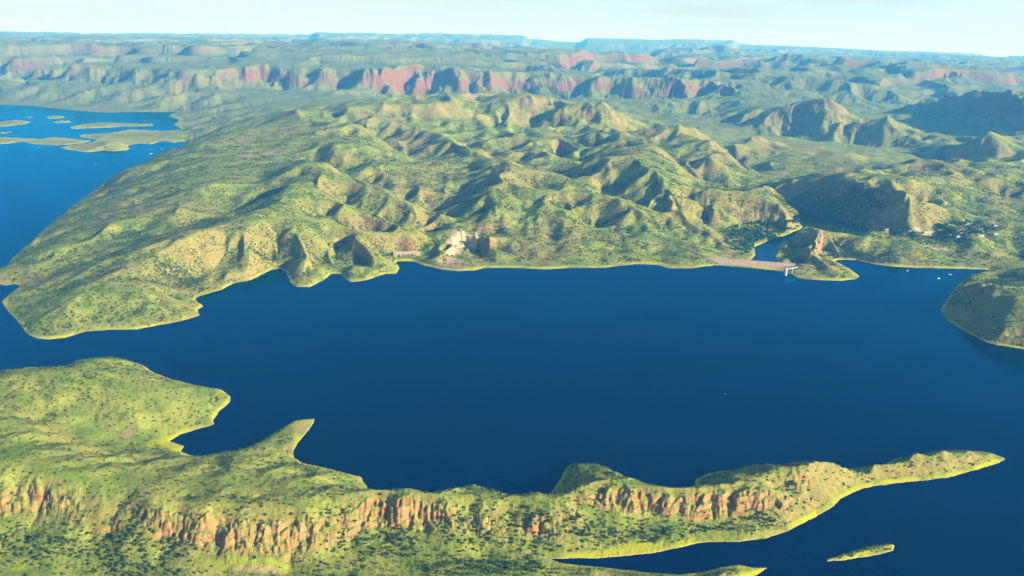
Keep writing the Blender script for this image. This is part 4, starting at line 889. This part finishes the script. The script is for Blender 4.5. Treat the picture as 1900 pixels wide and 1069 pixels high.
# those that show largest in the picture stand as single shrubs
px = FPX * (bxx * RGT[0] + byy * RGT[1] + (bh - CAM_H) * RGT[2]); pz = bxx * FWD[0] + byy * FWD[1] + (bh - CAM_H) * FWD[2]; py = FPX * (bxx * UPV[0] + byy * UPV[1] + (bh - CAM_H) * UPV[2])
uu, vv = 950 + px / pz, 534.5 - py / pz
inside = (uu > 8) & (uu < 1892) & (vv < 1056) & (vv > 0)
order = np.argsort(-np.where(inside, bsz / pz, -1)); near_i = order[:300]
def shrub_label(u, v):
    if u > 1500 and v > 1000: return 'dark green bush on the small rocky islet'
    if v > 1036 and u > 640: return 'dark green bush on the low nearest bank at the bottom edge'
    lim = np.interp(u, [0, 90, 165, 240, 400, 590, 655, 780, 850, 1060, 1210, 1300, 1460, 1640, 1860], [915, 950, 925, 950, 1012, 1005, 960, 976, 958, 940, 955, 966, 946, 890, 850])
    if v > lim:
        return ['dark green bush on the bushy slope below the leftmost orange cliff', 'dark green bush on the slope below the long second cliff', 'dark green bush on the scrubby slope below the middle cliffs', 'dark green bush on the slope below the right-hand cliffs of the peninsula'][int(np.searchsorted([240, 620, 1060], u))]
    return ['dark green bush on the grassy slope above the leftmost cliffs', 'dark green bush on the grassy back of the peninsula by the middle cliffs', 'dark green bush on the crest of the peninsula\'s right-hand arm'][int(np.searchsorted([620, 1060], u))]
src = []
for n_, k in enumerate(near_i):
    o = link('shrub', shrub_protos[n_ % 3], None, None, (bxx[k], byy[k], bh[k] - 0.1), rg.uniform(0, 6.28), (bsz[k], bsz[k], bsz[k] * rg.uniform(.8, 1.15)))
    tag(o, shrub_label(uu[k], vv[k]), 'shrub', 'bushes on the foreground slopes')
    if n_ < 3: src.append(o)
rest = np.setdiff1d(np.arange(len(bxx)), near_i)
sm = bpy.data.meshes.new('scrub'); sm.vertices.add(len(rest)); sm.vertices.foreach_set('co', np.stack([bxx[rest], byy[rest], bh[rest] - 0.1], 1).astype(np.float32).ravel())
at = sm.attributes.new('size', 'FLOAT', 'POINT'); at.data.foreach_set('value', bsz[rest].astype(np.float32))
scrub = link('scrub', sm, M_SCRUB); tag(scrub, 'scattered dark green scrub over the hillsides', kind='stuff')
ng = bpy.data.node_groups.new('scrub_scatter', 'GeometryNodeTree'); ng.interface.new_socket('Geometry', in_out='INPUT', socket_type='NodeSocketGeometry'); ng.interface.new_socket('Geometry', in_out='OUTPUT', socket_type='NodeSocketGeometry')
gn = ng.nodes; gi, go = gn.new('NodeGroupInput'), gn.new('NodeGroupOutput'); jn = gn.new('GeometryNodeJoinGeometry'); iop = gn.new('GeometryNodeInstanceOnPoints')
for o in src:
    inf = gn.new('GeometryNodeObjectInfo'); inf.inputs['Object'].default_value = o; inf.inputs['As Instance'].default_value = True; ng.links.new(inf.outputs['Geometry'], jn.inputs[0])
rv = gn.new('FunctionNodeRandomValue'); rv.data_type = 'FLOAT_VECTOR'; rv.inputs[0].default_value = (-.12, -.12, 0); rv.inputs[1].default_value = (.12, .12, 6.28)
ri = gn.new('FunctionNodeRandomValue'); ri.data_type = 'INT'; ri.inputs[4].default_value = 0; ri.inputs[5].default_value = 2
na = gn.new('GeometryNodeInputNamedAttribute'); na.data_type = 'FLOAT'; na.inputs['Name'].default_value = 'size'
ng.links.new(gi.outputs[0], iop.inputs['Points']); ng.links.new(jn.outputs[0], iop.inputs['Instance']); iop.inputs['Pick Instance'].default_value = True
ng.links.new([o for o in ri.outputs if o.type == 'INT'][0], iop.inputs['Instance Index']); ng.links.new([o for o in rv.outputs if o.type == 'VECTOR'][0], iop.inputs['Rotation']); ng.links.new(na.outputs['Attribute'], iop.inputs['Scale'])
ng.links.new(iop.outputs[0], go.inputs[0])
md = scrub.modifiers.new('scatter', 'NODES'); md.node_group = ng
